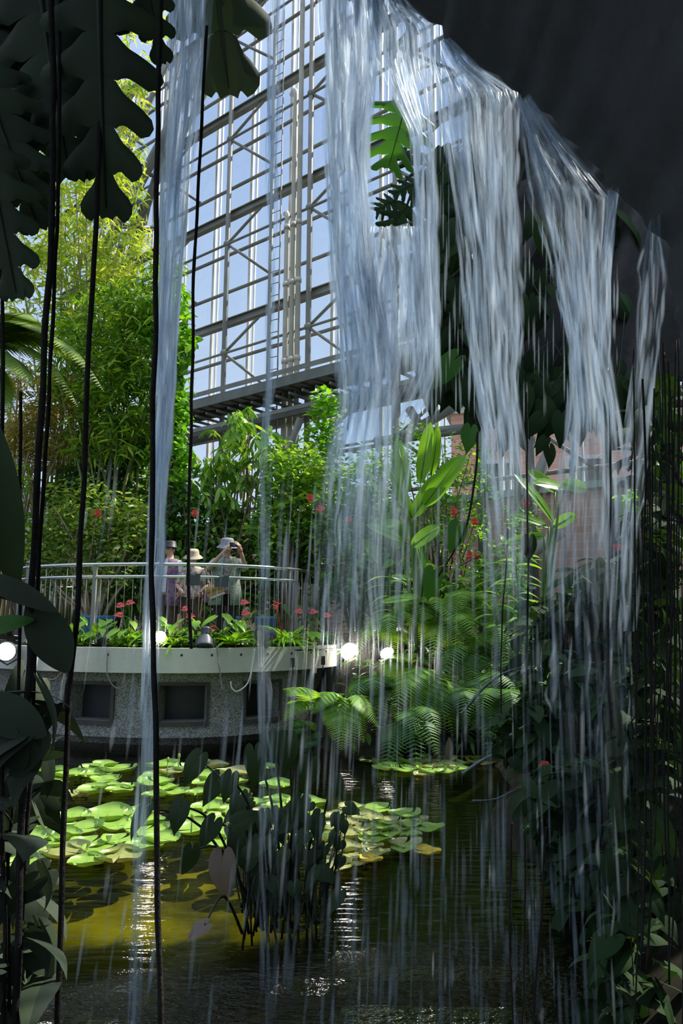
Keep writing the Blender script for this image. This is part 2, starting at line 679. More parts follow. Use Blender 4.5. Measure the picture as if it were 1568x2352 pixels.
nt.links.new(b2.outputs[0], fr.inputs['Normal'])
tr = nt.nodes.new('ShaderNodeBsdfTransparent')
tr.inputs[0].default_value = (.44, .47, .24, 1)
gl = nt.nodes.new('ShaderNodeBsdfGlossy')
gl.inputs['Roughness'].default_value = .07
nt.links.new(b2.outputs[0], gl.inputs['Normal'])
mx = nt.nodes.new('ShaderNodeMixShader')
nt.links.new(fr.outputs[0], mx.inputs[0])
nt.links.new(tr.outputs[0], mx.inputs[1])
nt.links.new(gl.outputs[0], mx.inputs[2])
nt.links.new(mx.outputs[0], out.inputs[0])
M['water'] = m
mb = MB()
rows = []
for j in range(90):
    y = 1.2 + j * .13
    row = []
    for i in range(130):
        x = -7 + i * .11
        amp = max(0.12, min(1, (4.4 - y) / 1.4))
        z = .016 * amp * (noise.noise((x * 2.2, y * 4.5, 1)) + .5 * noise.noise((x * 5, y * 9, 4)))
        # rings pushed out by the falling water
        rr = math.hypot(x - .5, y - 2.0)
        z += .010 * max(0, min(1, (4.6 - y))) * math.sin(rr * 17 + noise.noise((x * 1.5, y * 1.5, 2)) * 3)
        row.append(V((x, y, z)))
    rows.append(row)
mb.grid(rows)
struct(mb.build('pond_water', M['water'], origin=(0, 0, 0)), 'dark clear pond water rippled by the waterfall', 'pond')

# floor of the glasshouse behind the terrace
mb = MB()
mb.box((0, 17.2, 1.2), (26, 8.2, .3))
mb.build('floor', M['soil'])['kind'] = 'structure'
# bed behind right
# ------------------------------------------------------------------ glass wall
P0 = V((-.88, 18.0, 0))
WD = V((.782, -.623, 0)).normalized()
WN = V((.623, .782, 0)).normalized()      # outwards


def wp(s, z, off=0.0):
    return P0 + WD * s + WN * off + V((0, 0, z))


glass, nt, out = new_mat('clear_glass')
tr = nt.nodes.new('ShaderNodeBsdfTransparent')
tr.inputs[0].default_value = (.95, .965, .975, 1)
gl = nt.nodes.new('ShaderNodeBsdfGlossy')
gl.inputs['Roughness'].default_value = .03
di = nt.nodes.new('ShaderNodeBsdfDiffuse')
di.inputs[0].default_value = (.9, .92, .95, 1)
fr = nt.nodes.new('ShaderNodeFresnel')
fr.inputs[0].default_value = 1.3
mx = nt.nodes.new('ShaderNodeMixShader')
nt.links.new(fr.outputs[0], mx.inputs[0])
nt.links.new(tr.outputs[0], mx.inputs[1])
nt.links.new(gl.outputs[0], mx.inputs[2])
dz = noise_tex(nt, .7, 5, .6, stretch=(1, 1, .25))
dr = nt.nodes.new('ShaderNodeMapRange')
dr.inputs[1].default_value = .4
dr.inputs[2].default_value = .8
dr.inputs[3].default_value = .02
dr.inputs[4].default_value = .12
nt.links.new(dz.outputs[0], dr.inputs[0])
m2 = nt.nodes.new('ShaderNodeMixShader')
nt.links.new(dr.outputs[0], m2.inputs[0])
nt.links.new(mx.outputs[0], m2.inputs[1])
nt.links.new(di.outputs[0], m2.inputs[2])
nt.links.new(m2.outputs[0], out.inputs[0])
M['glass'] = glass

Z0, Z1 = 4.35, 20.4
SB = 3.13
S_L, S_R = -12.3, 9.61
k = 0
s = S_L
OFFG = .75
MULL = 1.5
while s < S_R - .01:
    k += 1
    mb = MB()
    a, b = wp(s, 0, OFFG), wp(s + SB, 0, OFFG)
    mb.grid([[a + V((0, 0, Z0)), b + V((0, 0, Z0))], [a + V((0, 0, Z1)), b + V((0, 0, Z1))]])
    g_ = mb.build('window_%d' % k, M['glass'], smooth=False, origin=wp(s + SB / 2, Z0, OFFG))
    struct(g_, 'tall clear glass bay of the glasshouse wall, number %d from its left end' % k, 'window')
    fm = MB()
    for q in (0, .5):
        c0 = wp(s + SB * q, Z0, OFFG - .04)
        c1 = wp(s + SB * q, Z1, OFFG - .04)
        ang = math.atan2(WD.y, WD.x)
        R3 = Matrix.Rotation(ang, 3, 'Z')
        fm.box((c0 + c1) / 2, (.095, .08, Z1 - Z0), R3)
        # paired guide beside the mullion
        fm.box((c0 + c1) / 2 + WD * .20, (.035, .05, Z1 - Z0), R3)
    fm.build('window_frame', M['white_steel'], g_, smooth=False)
    s += SB

# brick below the glass and the brick building beyond
brick, nt, out = new_mat('red_brick')
p = nt.nodes.new('ShaderNodeBsdfPrincipled')
p.inputs['Roughness'].default_value = .85
tcn = nt.nodes.new('ShaderNodeTexCoord')
mpn = nt.nodes.new('ShaderNodeMapping')
mpn.inputs['Rotation'].default_value = (PI / 2, 0, 0)
nt.links.new(tcn.outputs['Object'], mpn.inputs[0])
bt = nt.nodes.new('ShaderNodeTexBrick')
bt.inputs['Color1'].default_value = (.74, .42, .33, 1)
bt.inputs['Color2'].default_value = (.64, .34, .26, 1)
bt.inputs['Mortar'].default_value = (.66, .56, .50, 1)
bt.inputs['Scale'].default_value = 1
bt.inputs['Brick Width'].default_value = .42
bt.inputs['Row Height'].default_value = .16
bt.inputs['Mortar Size'].default_value = .012
nt.links.new(mpn.outputs[0], bt.inputs['Vector'])
nt.links.new(bt.outputs[0], p.inputs['Base Color'])
nt.links.new(p.outputs[0], out.inputs[0])
M['brick'] = brick

WANG = math.atan2(WD.y, WD.x)
mb = MB()
mb.box((0, 0, (Z0 - 1.3) / 2), (S_R - S_L, .35, Z0 - 1.3))
o = mb.build('wall_back', M['brick'], smooth=False, origin=(0, 0, 0))
o.location = wp((S_L + S_R) / 2, 1.3, OFFG + .1)
o.rotation_euler.z = WANG
struct(o, 'low red brick wall under the glass', 'wall')
mb = MB()
mb.box((0, 0, .06), (S_R - S_L, .5, .14))
o = mb.build('trim_1', M['coping'], smooth=False, origin=(0, 0, 0))
o.location = wp((S_L + S_R) / 2, Z0 - .1, OFFG + .05)
o.rotation_euler.z = WANG
struct(o, 'pale green coping between brick wall and glass', 'coping')

# building outside, right
bx, by = 3.7, 24.5
root = thing('brick_building', 'red brick building with white window bands seen through the glass', 'building', (bx, by, 0))
body = bpy.data.objects
ang = math.radians(-16)
Rb = Matrix.Rotation(ang, 3, 'Z')


def bpt(x, y, z):
    return V((bx, by, 0)) + Rb @ V((x, y, z))


mb = MB()
mb.box((7.5, 3, 4.3), (15, 6, 8.6))
wall = mb.build('brick_wall', M['brick'], smooth=False, origin=(0, 0, 0))
wall.parent = root
wall.rotation_euler.z = ang
ORG[wall.name] = V((bx, by, 0))
mb = MB()
mb.box(bpt(7.5, 3, 8.75), (15.4, 6.4, .35), Rb)
mb.build('coping', M['coping'], root, smooth=False)
for xx, ww in ((1.5, 1.3), (4.3, 1.3), (7.1, 1.3), (9.9, 1.3)):
    for zz in (2.6, 6.0):
        mb = MB()
        mb.box(bpt(xx, -.03, zz), (ww, .1, 1.9), Rb)
        wf = mb.build('window_frame', M['white_steel'], root, smooth=False)
        mb = MB()
        mb.box(bpt(xx, -.09, zz), (ww * .78, .03, 1.6), Rb)
        mb.build('window_pane', M['sign'], wf, smooth=False)
# pale doorway panel and brick, far left
mb = MB()
c = at(135, 1160, 19.5)
mb.box((c.x, c.y, 3.2), (2.2, .2, 3.8))
o = mb.build('wall_left', M['plaster'], smooth=False)
struct(o, 'pale plaster wall panel behind the left shrubs', 'wall')
mb = MB()
c = at(-20, 1200, 19.6)
mb.box((0, 0, 1.6), (1.4, .2, 3.6))
o = mb.build('wall_far_left', M['brick'], smooth=False, origin=(0, 0, 0))
o.location = (c.x, c.y, 1.3)
struct(o, 'strip of red brick wall at the far left', 'wall')

# ------------------------------------------------------------------ space frame
fr_ = thing('space_frame', 'grey tubular steel space frame standing in front of the glass wall', 'steel frame', wp(0, 1.3))
posts = [-9.39, -6.26, -3.13, 0, 2.7, 5.6, 8.4]
node_z = [5.77, 9.04, 12.31, 15.58, 18.85]
for s in posts:
    mb = MB()
    mb.tube([wp(s, 1.3), wp(s, Z1)], .072, 10)
    mb.build('column', M['steel'], fr_)
# rails: light tubes every metre, heavy beam every third
R3 = Matrix.Rotation(WANG, 3, 'Z')
for z0 in [node_z[0] - 3.27] + node_z:
    for dz, heavy in ((.02, False), (.98, True), (2.12, False)):
        z = z0 + dz
        if z < Z0 or z > Z1:
            continue
        mb = MB()
        if heavy:
            mb.box(wp((S_L + S_R) / 2, z, .20), (S_R - S_L, .04, .20), R3)
            mb.box(wp((S_L + S_R) / 2, z - .10, .20), (S_R - S_L, .18, .025), R3)
            mb.box(wp((S_L + S_R) / 2, z + .10, .20), (S_R - S_L, .18, .025), R3)
        else:
            mb.tube([wp(S_L, z, .5), wp(S_R, z, .5)], .050, 8)
        mb.build('rail', M['steel'], fr_, smooth=not heavy)
for z in node_z:
    mb = MB()
    mb.tube([wp(S_L, z, -.0), wp(S_R, z, 0)], .036, 8)
    mb.build('rail', M['steel'], fr_)
    for s in posts:
        c = wp(s, z)
        mb = MB()
        mb.ball(c, .115, 12, 8)
        mb.build('node', M['steel'], fr_)
        for ds, dz in ((1.5, -1.25), (1.5, 1.15)):
            mb = MB()
            mb.tube([c, wp(s + ds, z + dz, .3)], .042, 7)
            mb.build('brace', M['steel'], fr_)
# big raking tubes low on the right
for (a, b, Y, r) in (((905, 1015), (1075, 915), 15.8, .11), ((940, 940), (1000, 1040), 15.8, .10), ((640, 1110), (690, 960), 17.6, .09), ((770, 1010), (720, 1110), 17.4, .09), ((900, 1000), (1225, 965), 15.0, .08), ((860, 1015), (1110, 980), 15.2, .10), ((1030, 1400), (1290, 1220), 14.2, .12), ((1170, 1240), (1260, 1040), 14.0, .12)):
    mb = MB()
    mb.tube([at(*a, Y), at(*b, Y - .6)], r, 9)
    mb.build('raking_tube', M['steel'], fr_)
for px in (910, 1108, 1222, 1400):
    Y = 15.2 - (px - 900) / 400
    mb = MB()
    c = at(px, 1200, Y)
    mb.tube([V((c.x, c.y, 1.3)), V((c.x, c.y, 8.4))], .10, 9)
    mb.build('column', M['steel'], fr_)

# catwalk
cw = thing('catwalk', 'dark steel catwalk running along the glass wall at the tree tops', 'catwalk', wp(0, 6.6))
R3 = Matrix.Rotation(WANG, 3, 'Z')
cwl = S_R - S_L
for nm, z, off, sy, sz, mm in (('deck', 7.42, -.55, .9, .06, 'dark_steel'), ('girder', 7.30, -1.0, .06, .22, 'dark_steel'), ('girder', 7.30, -.1, .06, .22, 'dark_steel'),
                               ('kickboard', 7.56, -1.02, .02, .12, 'steel'), ('girder', 6.72, -.45, .10, .20, 'dark_steel'), ('girder', 6.62, -.95, .05, .10, 'steel')):
    mb = MB()
    mb.box(wp((S_L + S_R) / 2, z, off), (cwl, sy, sz), R3)
    mb.build(nm, M[mm], cw, smooth=False)
mb = MB()
s = S_L
while s < S_R:
    mb.box(wp(s, 7.0, -.55), (.05, .9, .06), R3)
    mb.box(wp(s, 7.36, -.55), (.04, .9, .05), R3)
    s += .42
mb.build('cross_bars', M['dark_steel'], cw, smooth=False)

# ladder
ld = thing('ladder', 'narrow steel access ladder fixed to the frame beside the downpipes', 'ladder', wp(-1.15, 1.4, -.12))
for q in (-.17, .17):
    mb = MB()
    mb.tube([wp(-1.1 + q, 1.4, -.12), wp(-1.1 + q, 18.5, -.12)], .058 if q < 0 else .02, 7)
    mb.build('side_rail', M['steel'], ld)
for i in range(48):
    mb = MB()
    z = 2.0 + i * .34
    mb.tube([wp(-1.27, z, -.12), wp(-.93, z - .02, -.12)], .013, 5)
    mb.build('rung', M['dark_steel'], ld)
# downpipes
for nm_i, (ds, top, lab, bend) in enumerate(((-.72, 12.4, 'pale downpipe with a low elbow, next to the ladder', -.35), (-.50, 15.9, 'pale downpipe with a high elbow, middle of three', -.4), (-.30, 18.6, 'pale downpipe nearest the steel column', 0))):
    t = thing('downpipe', lab, 'pipe', wp(ds, 1.4, -.08), 'downpipes on the glass wall')
    mb = MB()
    pts = [wp(ds, 1.4, -.08), wp(ds, top - .2, -.08)]
    if bend:
        pts += [wp(ds, top - .1, -.08), wp(ds - .05, top, -.06), wp(ds + bend, top + .2, .2)]
    else:
        pts += [wp(ds, top, -.08)]
    mb.tube(pts, .07, 9)
    mb.build('pipe', M['pipe'], t)
    for zz in (4, 6.1, 8.2, 10.3, 11.9):
        mb = MB()
        mb.lathe([(.09, 0), (.09, .12)], wp(ds, zz, -.08), n=10)
        mb.build('collar', M['pipe'], t)

# leaning roof truss at the left end
tr_ = thing('roof_truss', 'leaning bundle of grey steel tubes rising above the bamboo', 'roof truss', at(225, 600, 20))
for i, (a, b, r) in enumerate((((205, 640), (585, -80), .15), ((240, 640), (620, -60), .09), ((275, 660), (520, -80), .12), ((300, 660), (430, 60), .08), ((170, 640), (470, -60), .09))):
    mb = MB()
    mb.tube([at(*a, 20.6 + .2 * i), at(*b, 19.6 + .2 * i)], r, 9)
    mb.build('chord', M['steel'], tr_)
for i in range(7):
    t = i / 6
    mb = MB()
    mb.tube([at(205 + 380 * t, 640 - 720 * t, 20.6 - t), at(300 + 190 * t + 20, 640 - 700 * t, 21.2 - t)], .06, 6)
    mb.build('brace', M['steel'], tr_)
for t in (.22, .40):
    mb = MB()
    c = at(225 + 380 * t, 610 - 700 * t, 20.2)
    mb.box(c, (.45, .12, .35), Matrix.Rotation(.9, 3, 'Y'))
    mb.build('bracket', M['steel'], tr_)
# ------------------------------------------------------------------ round terrace
TH0, TH1 = 172, 360


def arc(off, z, a0=TH0, a1=TH1, n=90, tail=True):
    pts = [ell(a0 + (a1 - a0) * i / n, off, z) for i in range(n + 1)]
    if tail:
        pts += [pts[-1] + V((0, .4 * i, 0)) for i in (1, 2, 3, 4)]
    return pts


mb = MB()
prof = [(.55, 1.0), (0, 1.0), (0, 1.31), (.14, 1.31), (.14, 1.15)]
mb.grid([arc(o, z) for o, z in prof])
ledge = mb.build('planter_ledge', M['concrete'], smooth=False, origin=(CX, CY, 1.0))
struct(ledge, 'pale curved concrete ledge round the terrace', 'ledge')
mb = MB()
for i, th in enumerate(range(196, 358, 9)):
    c = ell(th, -.004, 1.225)
    nrm = (ell(th, -1) - ell(th, 0)).normalized()
    mb.lathe([(.0, .001), (.016, .001), (.016, -.01)], c, nrm, 8)
bh = mb.build('tie_hole', M['black'], ledge)

# aggregate wall below, with three deep openings
m, nt, out = new_mat('pebble_dash')
p = nt.nodes.new('ShaderNodeBsdfPrincipled')
p.inputs['Roughness'].default_value = .9
p.inputs['Specular IOR Level'].default_value = .15
vn = nt.nodes.new('ShaderNodeTexVoronoi')
vn.inputs['Scale'].default_value = 85
tcn = nt.nodes.new('ShaderNodeTexCoord')
nt.links.new(tcn.outputs['Object'], vn.inputs['Vector'])
sepc = nt.nodes.new('ShaderNodeSeparateColor')
nt.links.new(vn.outputs['Color'], sepc.inputs[0])
cc = ramp(nt, [(0, (.10, .10, .085)), (.5, (.25, .25, .22)), (1, (.42, .41, .37))], sepc.outputs[0])
nt.links.new(cc, p.inputs['Base Color'])
bp = nt.nodes.new('ShaderNodeBump')
bp.inputs['Strength'].default_value = .35
bp.inputs['Distance'].default_value = .01
bp.invert = True
nt.links.new(vn.outputs['Distance'], bp.inputs['Height'])
nt.links.new(bp.outputs[0], p.inputs['Normal'])
nt.links.new(p.outputs[0], out.inputs[0])
M['pebble'] = m


M['frame_dark'] = pmat('opening_trim', (.075, .07, .055), (.05, .048, .04), 8, .8)


def th_of(px, off):
    best = min(range(1800, 3600), key=lambda q: abs(proj(ell(q / 10, off, .6))[0] - px) + (0 if ell(q / 10, off).y < CY else 999))
    return best / 10


WO = .32
opens = [(th_of(a, WO), th_of(b, WO)) for a, b in ((152, 256), (366, 474), (563, 640))]
ths = sorted(set([178 + 182 * i / 80 for i in range(81)] + [t for ab in opens for t in ab]))
zs = [.16, .36, .82, 1.02]
mb = MB()
for a, b in zip(ths[:-1], ths[1:]):
    mid_ = (a + b) / 2
    op = any(o0 < mid_ < o1 for o0, o1 in opens)
    for j in range(3):
        if op and j == 1:
            # reveal floor, head and back
            mb.grid([[ell(a, WO, zs[1]), ell(b, WO, zs[1])], [ell(a, WO + .35, zs[1]), ell(b, WO + .35, zs[1])], [ell(a, WO + .35, zs[2]), ell(b, WO + .35, zs[2])], [ell(a, WO, zs[2]), ell(b, WO, zs[2])]])
            continue
        mb.grid([[ell(a, WO, zs[j]), ell(b, WO, zs[j])], [ell(a, WO, zs[j + 1]), ell(b, WO, zs[j + 1])]])
for o0, o1 in opens:
    for t in (o0, o1):
        mb.grid([[ell(t, WO, zs[1]), ell(t, WO + .35, zs[1])], [ell(t, WO, zs[2]), ell(t, WO + .35, zs[2])]])
# underside and setback foot
mb.grid([[ell(t, WO, .16) for t in ths], [ell(t, WO + .45, .16) for t in ths], [ell(t, WO + .45, -.7) for t in ths]])
tw = mb.build('wall_terrace', M['pebble'], smooth=False, origin=(CX, CY, -.7))
struct(tw, 'pebble-dashed curved wall with three dark openings under the ledge', 'wall')
for q, (o0, o1) in enumerate(opens):
    fmb = MB()
    for (t0, t1, za, zb) in ((o0 - .9, o1 + .9, zs[1] - .05, zs[1]), (o0 - .9, o1 + .9, zs[2], zs[2] + .04)):
        pts = [ell(t0 + (t1 - t0) * i / 10, WO - .03, 0) for i in range(11)]
        fmb.grid([[p_ + V((0, 0, za)) for p_ in pts], [p_ + V((0, 0, zb)) for p_ in pts]])
    for t0, t1 in ((o0 - .9, o0), (o1, o1 + .9)):
        pts = [ell(t0 + (t1 - t0) * i / 2, WO - .03, 0) for i in range(3)]
        fmb.grid([[p_ + V((0, 0, zs[1])) for p_ in pts], [p_ + V((0, 0, zs[2])) for p_ in pts]])
    fo = fmb.build('opening_frame', M['frame_dark'], tw, smooth=False)
    sd = fo.modifiers.new('solid', 'SOLIDIFY')
    sd.thickness = .03
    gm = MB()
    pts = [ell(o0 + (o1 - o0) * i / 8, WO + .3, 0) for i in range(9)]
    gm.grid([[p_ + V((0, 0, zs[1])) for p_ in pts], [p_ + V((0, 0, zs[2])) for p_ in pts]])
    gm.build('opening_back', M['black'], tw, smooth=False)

# planting soil and paving of the terrace
mb = MB()
mb.grid([arc(.12, 1.27), arc(.62, 1.30)])
struct(mb.build('planter_soil', M['soil'], origin=(CX, CY, 1.25)), 'soil strip behind the ledge', 'soil')
mb = MB()
ring = arc(.6, 1.33, tail=False)
c0 = V((CX, 13.4, 1.33))
mb.grid([ring, [V((p_.x, 13.6, 1.33)) for p_ in ring]])
struct(mb.build('floor_terrace', M['plaster'], origin=(CX, CY, 1.33)), 'paving of the round terrace', 'floor')

# ------------------------------------------------------------------ railing
RO = .52
rail = thing('terrace_railing', 'curved stainless railing with thin upright bars round the terrace', 'railing', ell(270, RO, 1.3))


def rpt(th, z, extra=0):
    return ell(th, RO + extra, z, 12.25)


mb = MB()
mb.tube([rpt(t, 2.42) for t in range(176, 359, 3)], .026, 10)
mb.build('top_rail', M['chrome'], rail)
mb = MB()
mb.tube([rpt(t, 2.25) for t in range(176, 331, 3)], .022, 10)
mb.build('middle_rail', M['chrome'], rail)
mb = MB()
mb.tube([rpt(t, 1.40) for t in range(176, 359, 3)], .015, 8)
mb.build('bottom_rail', M['chrome'], rail)
t = 178.0
k = 0
while t < 358 and k < 76:
    mb = MB()
    mb.tube([rpt(t, 1.40), rpt(t, 2.40 if k % 4 == 0 else 2.24)], .005, 5)
    mb.build('baluster', M['steel'], rail)
    t += 2.45
    k += 1
for t in (215, 247, 330):
    mb = MB()
    mb.box((rpt(t, 1.85)), (.05, .05, 1.1))
    mb.build('post', M['steel'], rail, smooth=False)
# second run of railing on the far side of the walk, at the left
r2 = thing('far_railing', 'short stainless railing on the far side of the path behind the left roots', 'railing', at(130, 1400, 13.4))
a0, a1 = at(20, 1310, 13.0), at(215, 1318, 13.8)
for z, nm in ((2.52, 'top_rail'), (2.22, 'middle_rail')):
    mb = MB()
    mb.tube([V((a0.x, a0.y, z)), V((a1.x, a1.y, z))], .024, 8)
    mb.build(nm, M['chrome'], r2)
for i in range(17):
    q = V((a0.x, a0.y, 0)).lerp(V((a1.x, a1.y, 0)), i / 16)
    mb = MB()
    mb.tube([q + V((0, 0, 1.33)), q + V((0, 0, 2.5))], .008, 5)
    mb.build('baluster', M['chrome'], r2)

# the two small boards hung on the rail
for px, py, lab in ((443, 1331, 'dark green notice board on the railing before the person in the beige hat'), (509, 1335, 'dark green notice board on the railing before the woman with the camera')):
    Y = 10.15 if px < 470 else 10.26
    c = at(px, py, Y)
    s_ = thing('notice_board', lab, 'sign', c, 'notice boards on the railing')
    mb = MB()
    mb.box(c, (.195, .015, .16), Matrix.Rotation(-.2, 3, 'X'))
    mb.build('board', M['sign'], s_, smooth=False)
    mb = MB()
    mb.box(c + V((0, .03, .07)), (.06, .05, .03))
    mb.build('clip', M['steel'], s_, smooth=False)

# ------------------------------------------------------------------ spotlights


def spotlight(px, py, Y, r, aim, lit, lab, grp):
    c = at(px, py, Y)
    a = V(aim).normalized()
    t = thing('spotlight', lab, 'spotlight', c - V((0, 0, r)), grp)
    mb = MB()
    mb.lathe([(r * .45, -r * 2.3), (r * .5, -r * 2.2), (r * .52, -r * 1.3), (r * .95, -r * .7), (r * 1.06, -r * .1), (r * 1.1, 0), (r * 1.1, .015), (r * .98, .015), (r * .95, -.01)], c, a, 24)
    mb.build('housing', M['lamp_grey'], t)
    mb = MB()
    mb.lathe([(r * .95, .0), (r * .8, .008), (r * .4, .016), (0.001, .018)], c, a, 24)
    mb.build('lens', M['lens_on'] if lit else M['lens_off'], t)
    mb = MB()
    side = a.cross(V((0, 0, 1))).normalized()
    b0 = c - a * r
    mb.tube([b0 + side * r * 1.1, b0 + side * r * 1.15 - V((0, 0, r * .9)), b0 - V((0, 0, r * 1.6)), b0 - side * r * 1.15 - V((0, 0, r * .9)), b0 - side * r * 1.1], r * .10, 6)
    mb.build('bracket', M['lamp_grey'], t)
    mb = MB()
    for i in range(4):
        mb.lathe([(r * .62, 0), (r * .62, r * .06)], c - a * (r * (1.5 + i * .18)), a, 16)
    mb.build('cooling_fin', M['lamp_grey'], t)
    return t


LIT = 'lit spotlights along the ledge'
OFFL = 'unlit spotlights along the ledge'
spotlight(803, 1497, 11.2, .135, (.05, -1, -.12), True, 'lit round spotlight facing out at the right end of the ledge', LIT)
spotlight(888, 1499, 11.0, .105, (.25, -.75, -.55), True, 'lit bell-shaped spotlight tilted down, among the ferns beyond the ledge', LIT)
spotlight(368, 1463, 9.72, .078, (.05, -1, -.05), True, 'small lit square-backed spotlight behind the left water stream', LIT)
spotlight(14, 1496, 9.7, .118, (.2, -1, -.1), True, 'lit round spotlight at the far left end of the ledge', LIT)
spotlight(240, 1472, 9.85, .085, (.1, -.6, -.8), False, 'unlit grey spotlight tilted down, left of the small lit one', OFFL)
spotlight(470, 1482, 9.65, .105, (0, -.35, -.94), False, 'unlit grey spotlight pointing down below the person in the beige hat', OFFL)
spotlight(597, 1461, 9.75, .105, (-.75, -.7, -.1), False, 'unlit grey spotlight turned sideways beside the bird nest fern', OFFL)

# cables hanging over the ledge
cables = [([(497, 1484), (503, 1530), (508, 1565), (511, 1583)], .010, 'cable', 'dark cable hanging straight over the ledge below the downward spotlight'),
          ([(585, 1490), (580, 1530), (568, 1570), (545, 1588), (532, 1580), (530, 1565)], .010, 'cable_white', 'pale cable hooking in a loop below the ledge'),
          ([(247, 1490), (246, 1545), (260, 1575), (280, 1580), (300, 1560)], .007, 'cable', 'thin grey cable drooping below the tilted unlit spotlight'),
          ([(308, 1560), (306, 1572), (320, 1580), (340, 1577)], .007, 'cable', 'short grey cable curl under the ledge behind the left stream'),
          ([(145, 1520), (140, 1545), (125, 1560), (112, 1560)], .007, 'cable', 'grey cable from the junction box at the left of the ledge'),
          ([(788, 1512), (776, 1530), (785, 1548), (800, 1545), (808, 1520)], .008, 'cable', 'short cable looped under the large lit spotlight')]
for pts, r, mm, lab in cables:
    P = []
    for i, q in enumerate(pts):
        Y = 9.46 + .15 * abs(q[0] - 370) / 200 * (abs(q[0] - 370) / 200)
        P.append(at(*q, Y))
    mb = MB()
    mb.tube(curve(P, 24), r, 6)
    tag(mb.build('cable', M[mm], None), lab, 'cable', 'lamp cables')
# junction boxes, stake, bar
for px, py, Y, lab in ((143, 1520, 9.95, 'small black junction box on the left face of the ledge'), (672, 1522, 10.0, 'small black junction box left of the wooden stake'), (742, 1517, 10.65, 'small black junction box right of the wooden stake')):
    c = at(px, py, Y)
    t = thing('junction_box', lab, 'junction box', c, 'junction boxes on the ledge')
    mb = MB()
    mb.box(c, (.06, .05, .12))
    mb.build('case', M['black'], t, smooth=False)
    mb = MB()
    mb.tube([c, c - V((0, .02, .13))], .009, 6)
    mb.build('plug', M['lamp_grey'], t)
c = at(722, 1512, 10.35)
mb = MB()
mb.box(c, (.065, .03, .40))
mb.box(c + V((-.02, .05, .2)), (.10, .09, .03))
tag(mb.build('wooden_stake', M['wood'], smooth=False), 'tan wooden stake fixed upright on the ledge near its right end', 'stake')
mb = MB()
mb.tube([at(678, 1493, 9.9), at(790, 1492, 11.1)], .012, 7)
tag(mb.build('mounting_bar', M['black']), 'thin black bar carrying the large lit spotlight', 'bar')

# extinguisher and panel, benches far right
c = at(1022, 1385, 12.6)
t = thing('fire_extinguisher', 'red fire extinguisher half hidden behind the plants', 'fire extinguisher', (c.x, c.y, 1.35))
mb = MB()
mb.lathe([(.02, 1.40), (.09, 1.40), (.10, 1.44), (.10, 1.96), (.085, 2.02), (.03, 2.05), (.03, 2.1)], (c.x, c.y, 0), n=16)
mb.build('cylinder', M['red'], t)
mb = MB()
mb.box((c.x, c.y, 2.13), (.05, .12, .04))
mb.build('handle', M['black'], t, smooth=False)
mb = MB()
mb.tube([V((c.x, c.y - .03, 2.1)), V((c.x - .1, c.y - .05, 2.0)), V((c.x - .12, c.y - .05, 1.7))], .012, 6)
mb.build('hose', M['black'], t)
c = at(1037, 1385, 12.4)
t = thing('outlet_post', 'beige post with a round white socket beside the extinguisher', 'post', (c.x, c.y, 1.35))
mb = MB()
mb.box((c.x, c.y, 1.7), (.16, .12, .75))
mb.build('post', M['beige'], t, smooth=False)
mb = MB()
mb.lathe([(.0, .0), (.045, .0), (.045, .03), (0.02, .035)], (c.x, c.y - .06, 1.98), (0, -1, 0), 14)
mb.build('socket', M['white_steel'], t)
for px, py, Y, lab in ((1150, 1350, 14.0, 'pale slatted bench behind the plants, upper of two'), (1185, 1405, 12.4, 'pale slatted bench behind the plants, lower of two')):
    c = at(px, py, Y)
    t = thing('bench', lab, 'bench', c - V((0, 0, .4)), 'pale benches')
    for i in range(3):
        mb = MB()
        mb.box(c + V((0, i * .13, 0)), (1.3, .11, .05))
        mb.build('slat', M['plaster'], t, smooth=False)
    for q in (-.55, .55):
        mb = MB()
        mb.box(c + V((q, .13, -.22)), (.06, .35, .4))
        mb.build('leg', M['dark_steel'], t, smooth=False)
# blue pots behind the rail
for px, py, Y, r, lab in ((535, 1432, 11.6, .12, 'blue plant pot at the feet of the woman with the camera'), (610, 1432, 11.7, .17, 'blue plant pot right of the woman with the camera'), (222, 1418, 12.2, .3, 'dark blue tub holding the pale-stemmed shrub')):
    c = at(px, py, Y)
    t = thing('plant_pot', lab, 'plant pot', (c.x, c.y, 1.33), 'blue pots')
    mb = MB()
    mb.lathe([(r * .75, 0), (r, .34), (r * 1.06, .34), (r * 1.06, .39), (r * .95, .39), (r * .93, .34)], (c.x, c.y, 1.33), n=20)
    mb.build('pot', M['blue'], t)
    mb = MB()
    mb.lathe([(r * .9, 0), (.001, .02)], (c.x, c.y, 1.66), n=16)
    mb.build('soil', M['soil'], t)
# ------------------------------------------------------------------ foliage helpers


def lance(t):
    return max(0.0, math.sin(PI * min(1, t * .92 + .06)) ** .8)


def strapf(t):
    return (1 - t ** 3) * (.55 + .45 * min(1, t * 4))


def paddlef(t):
    return max(0, 1 - abs(2 * t - .95) ** 2.6) ** .6


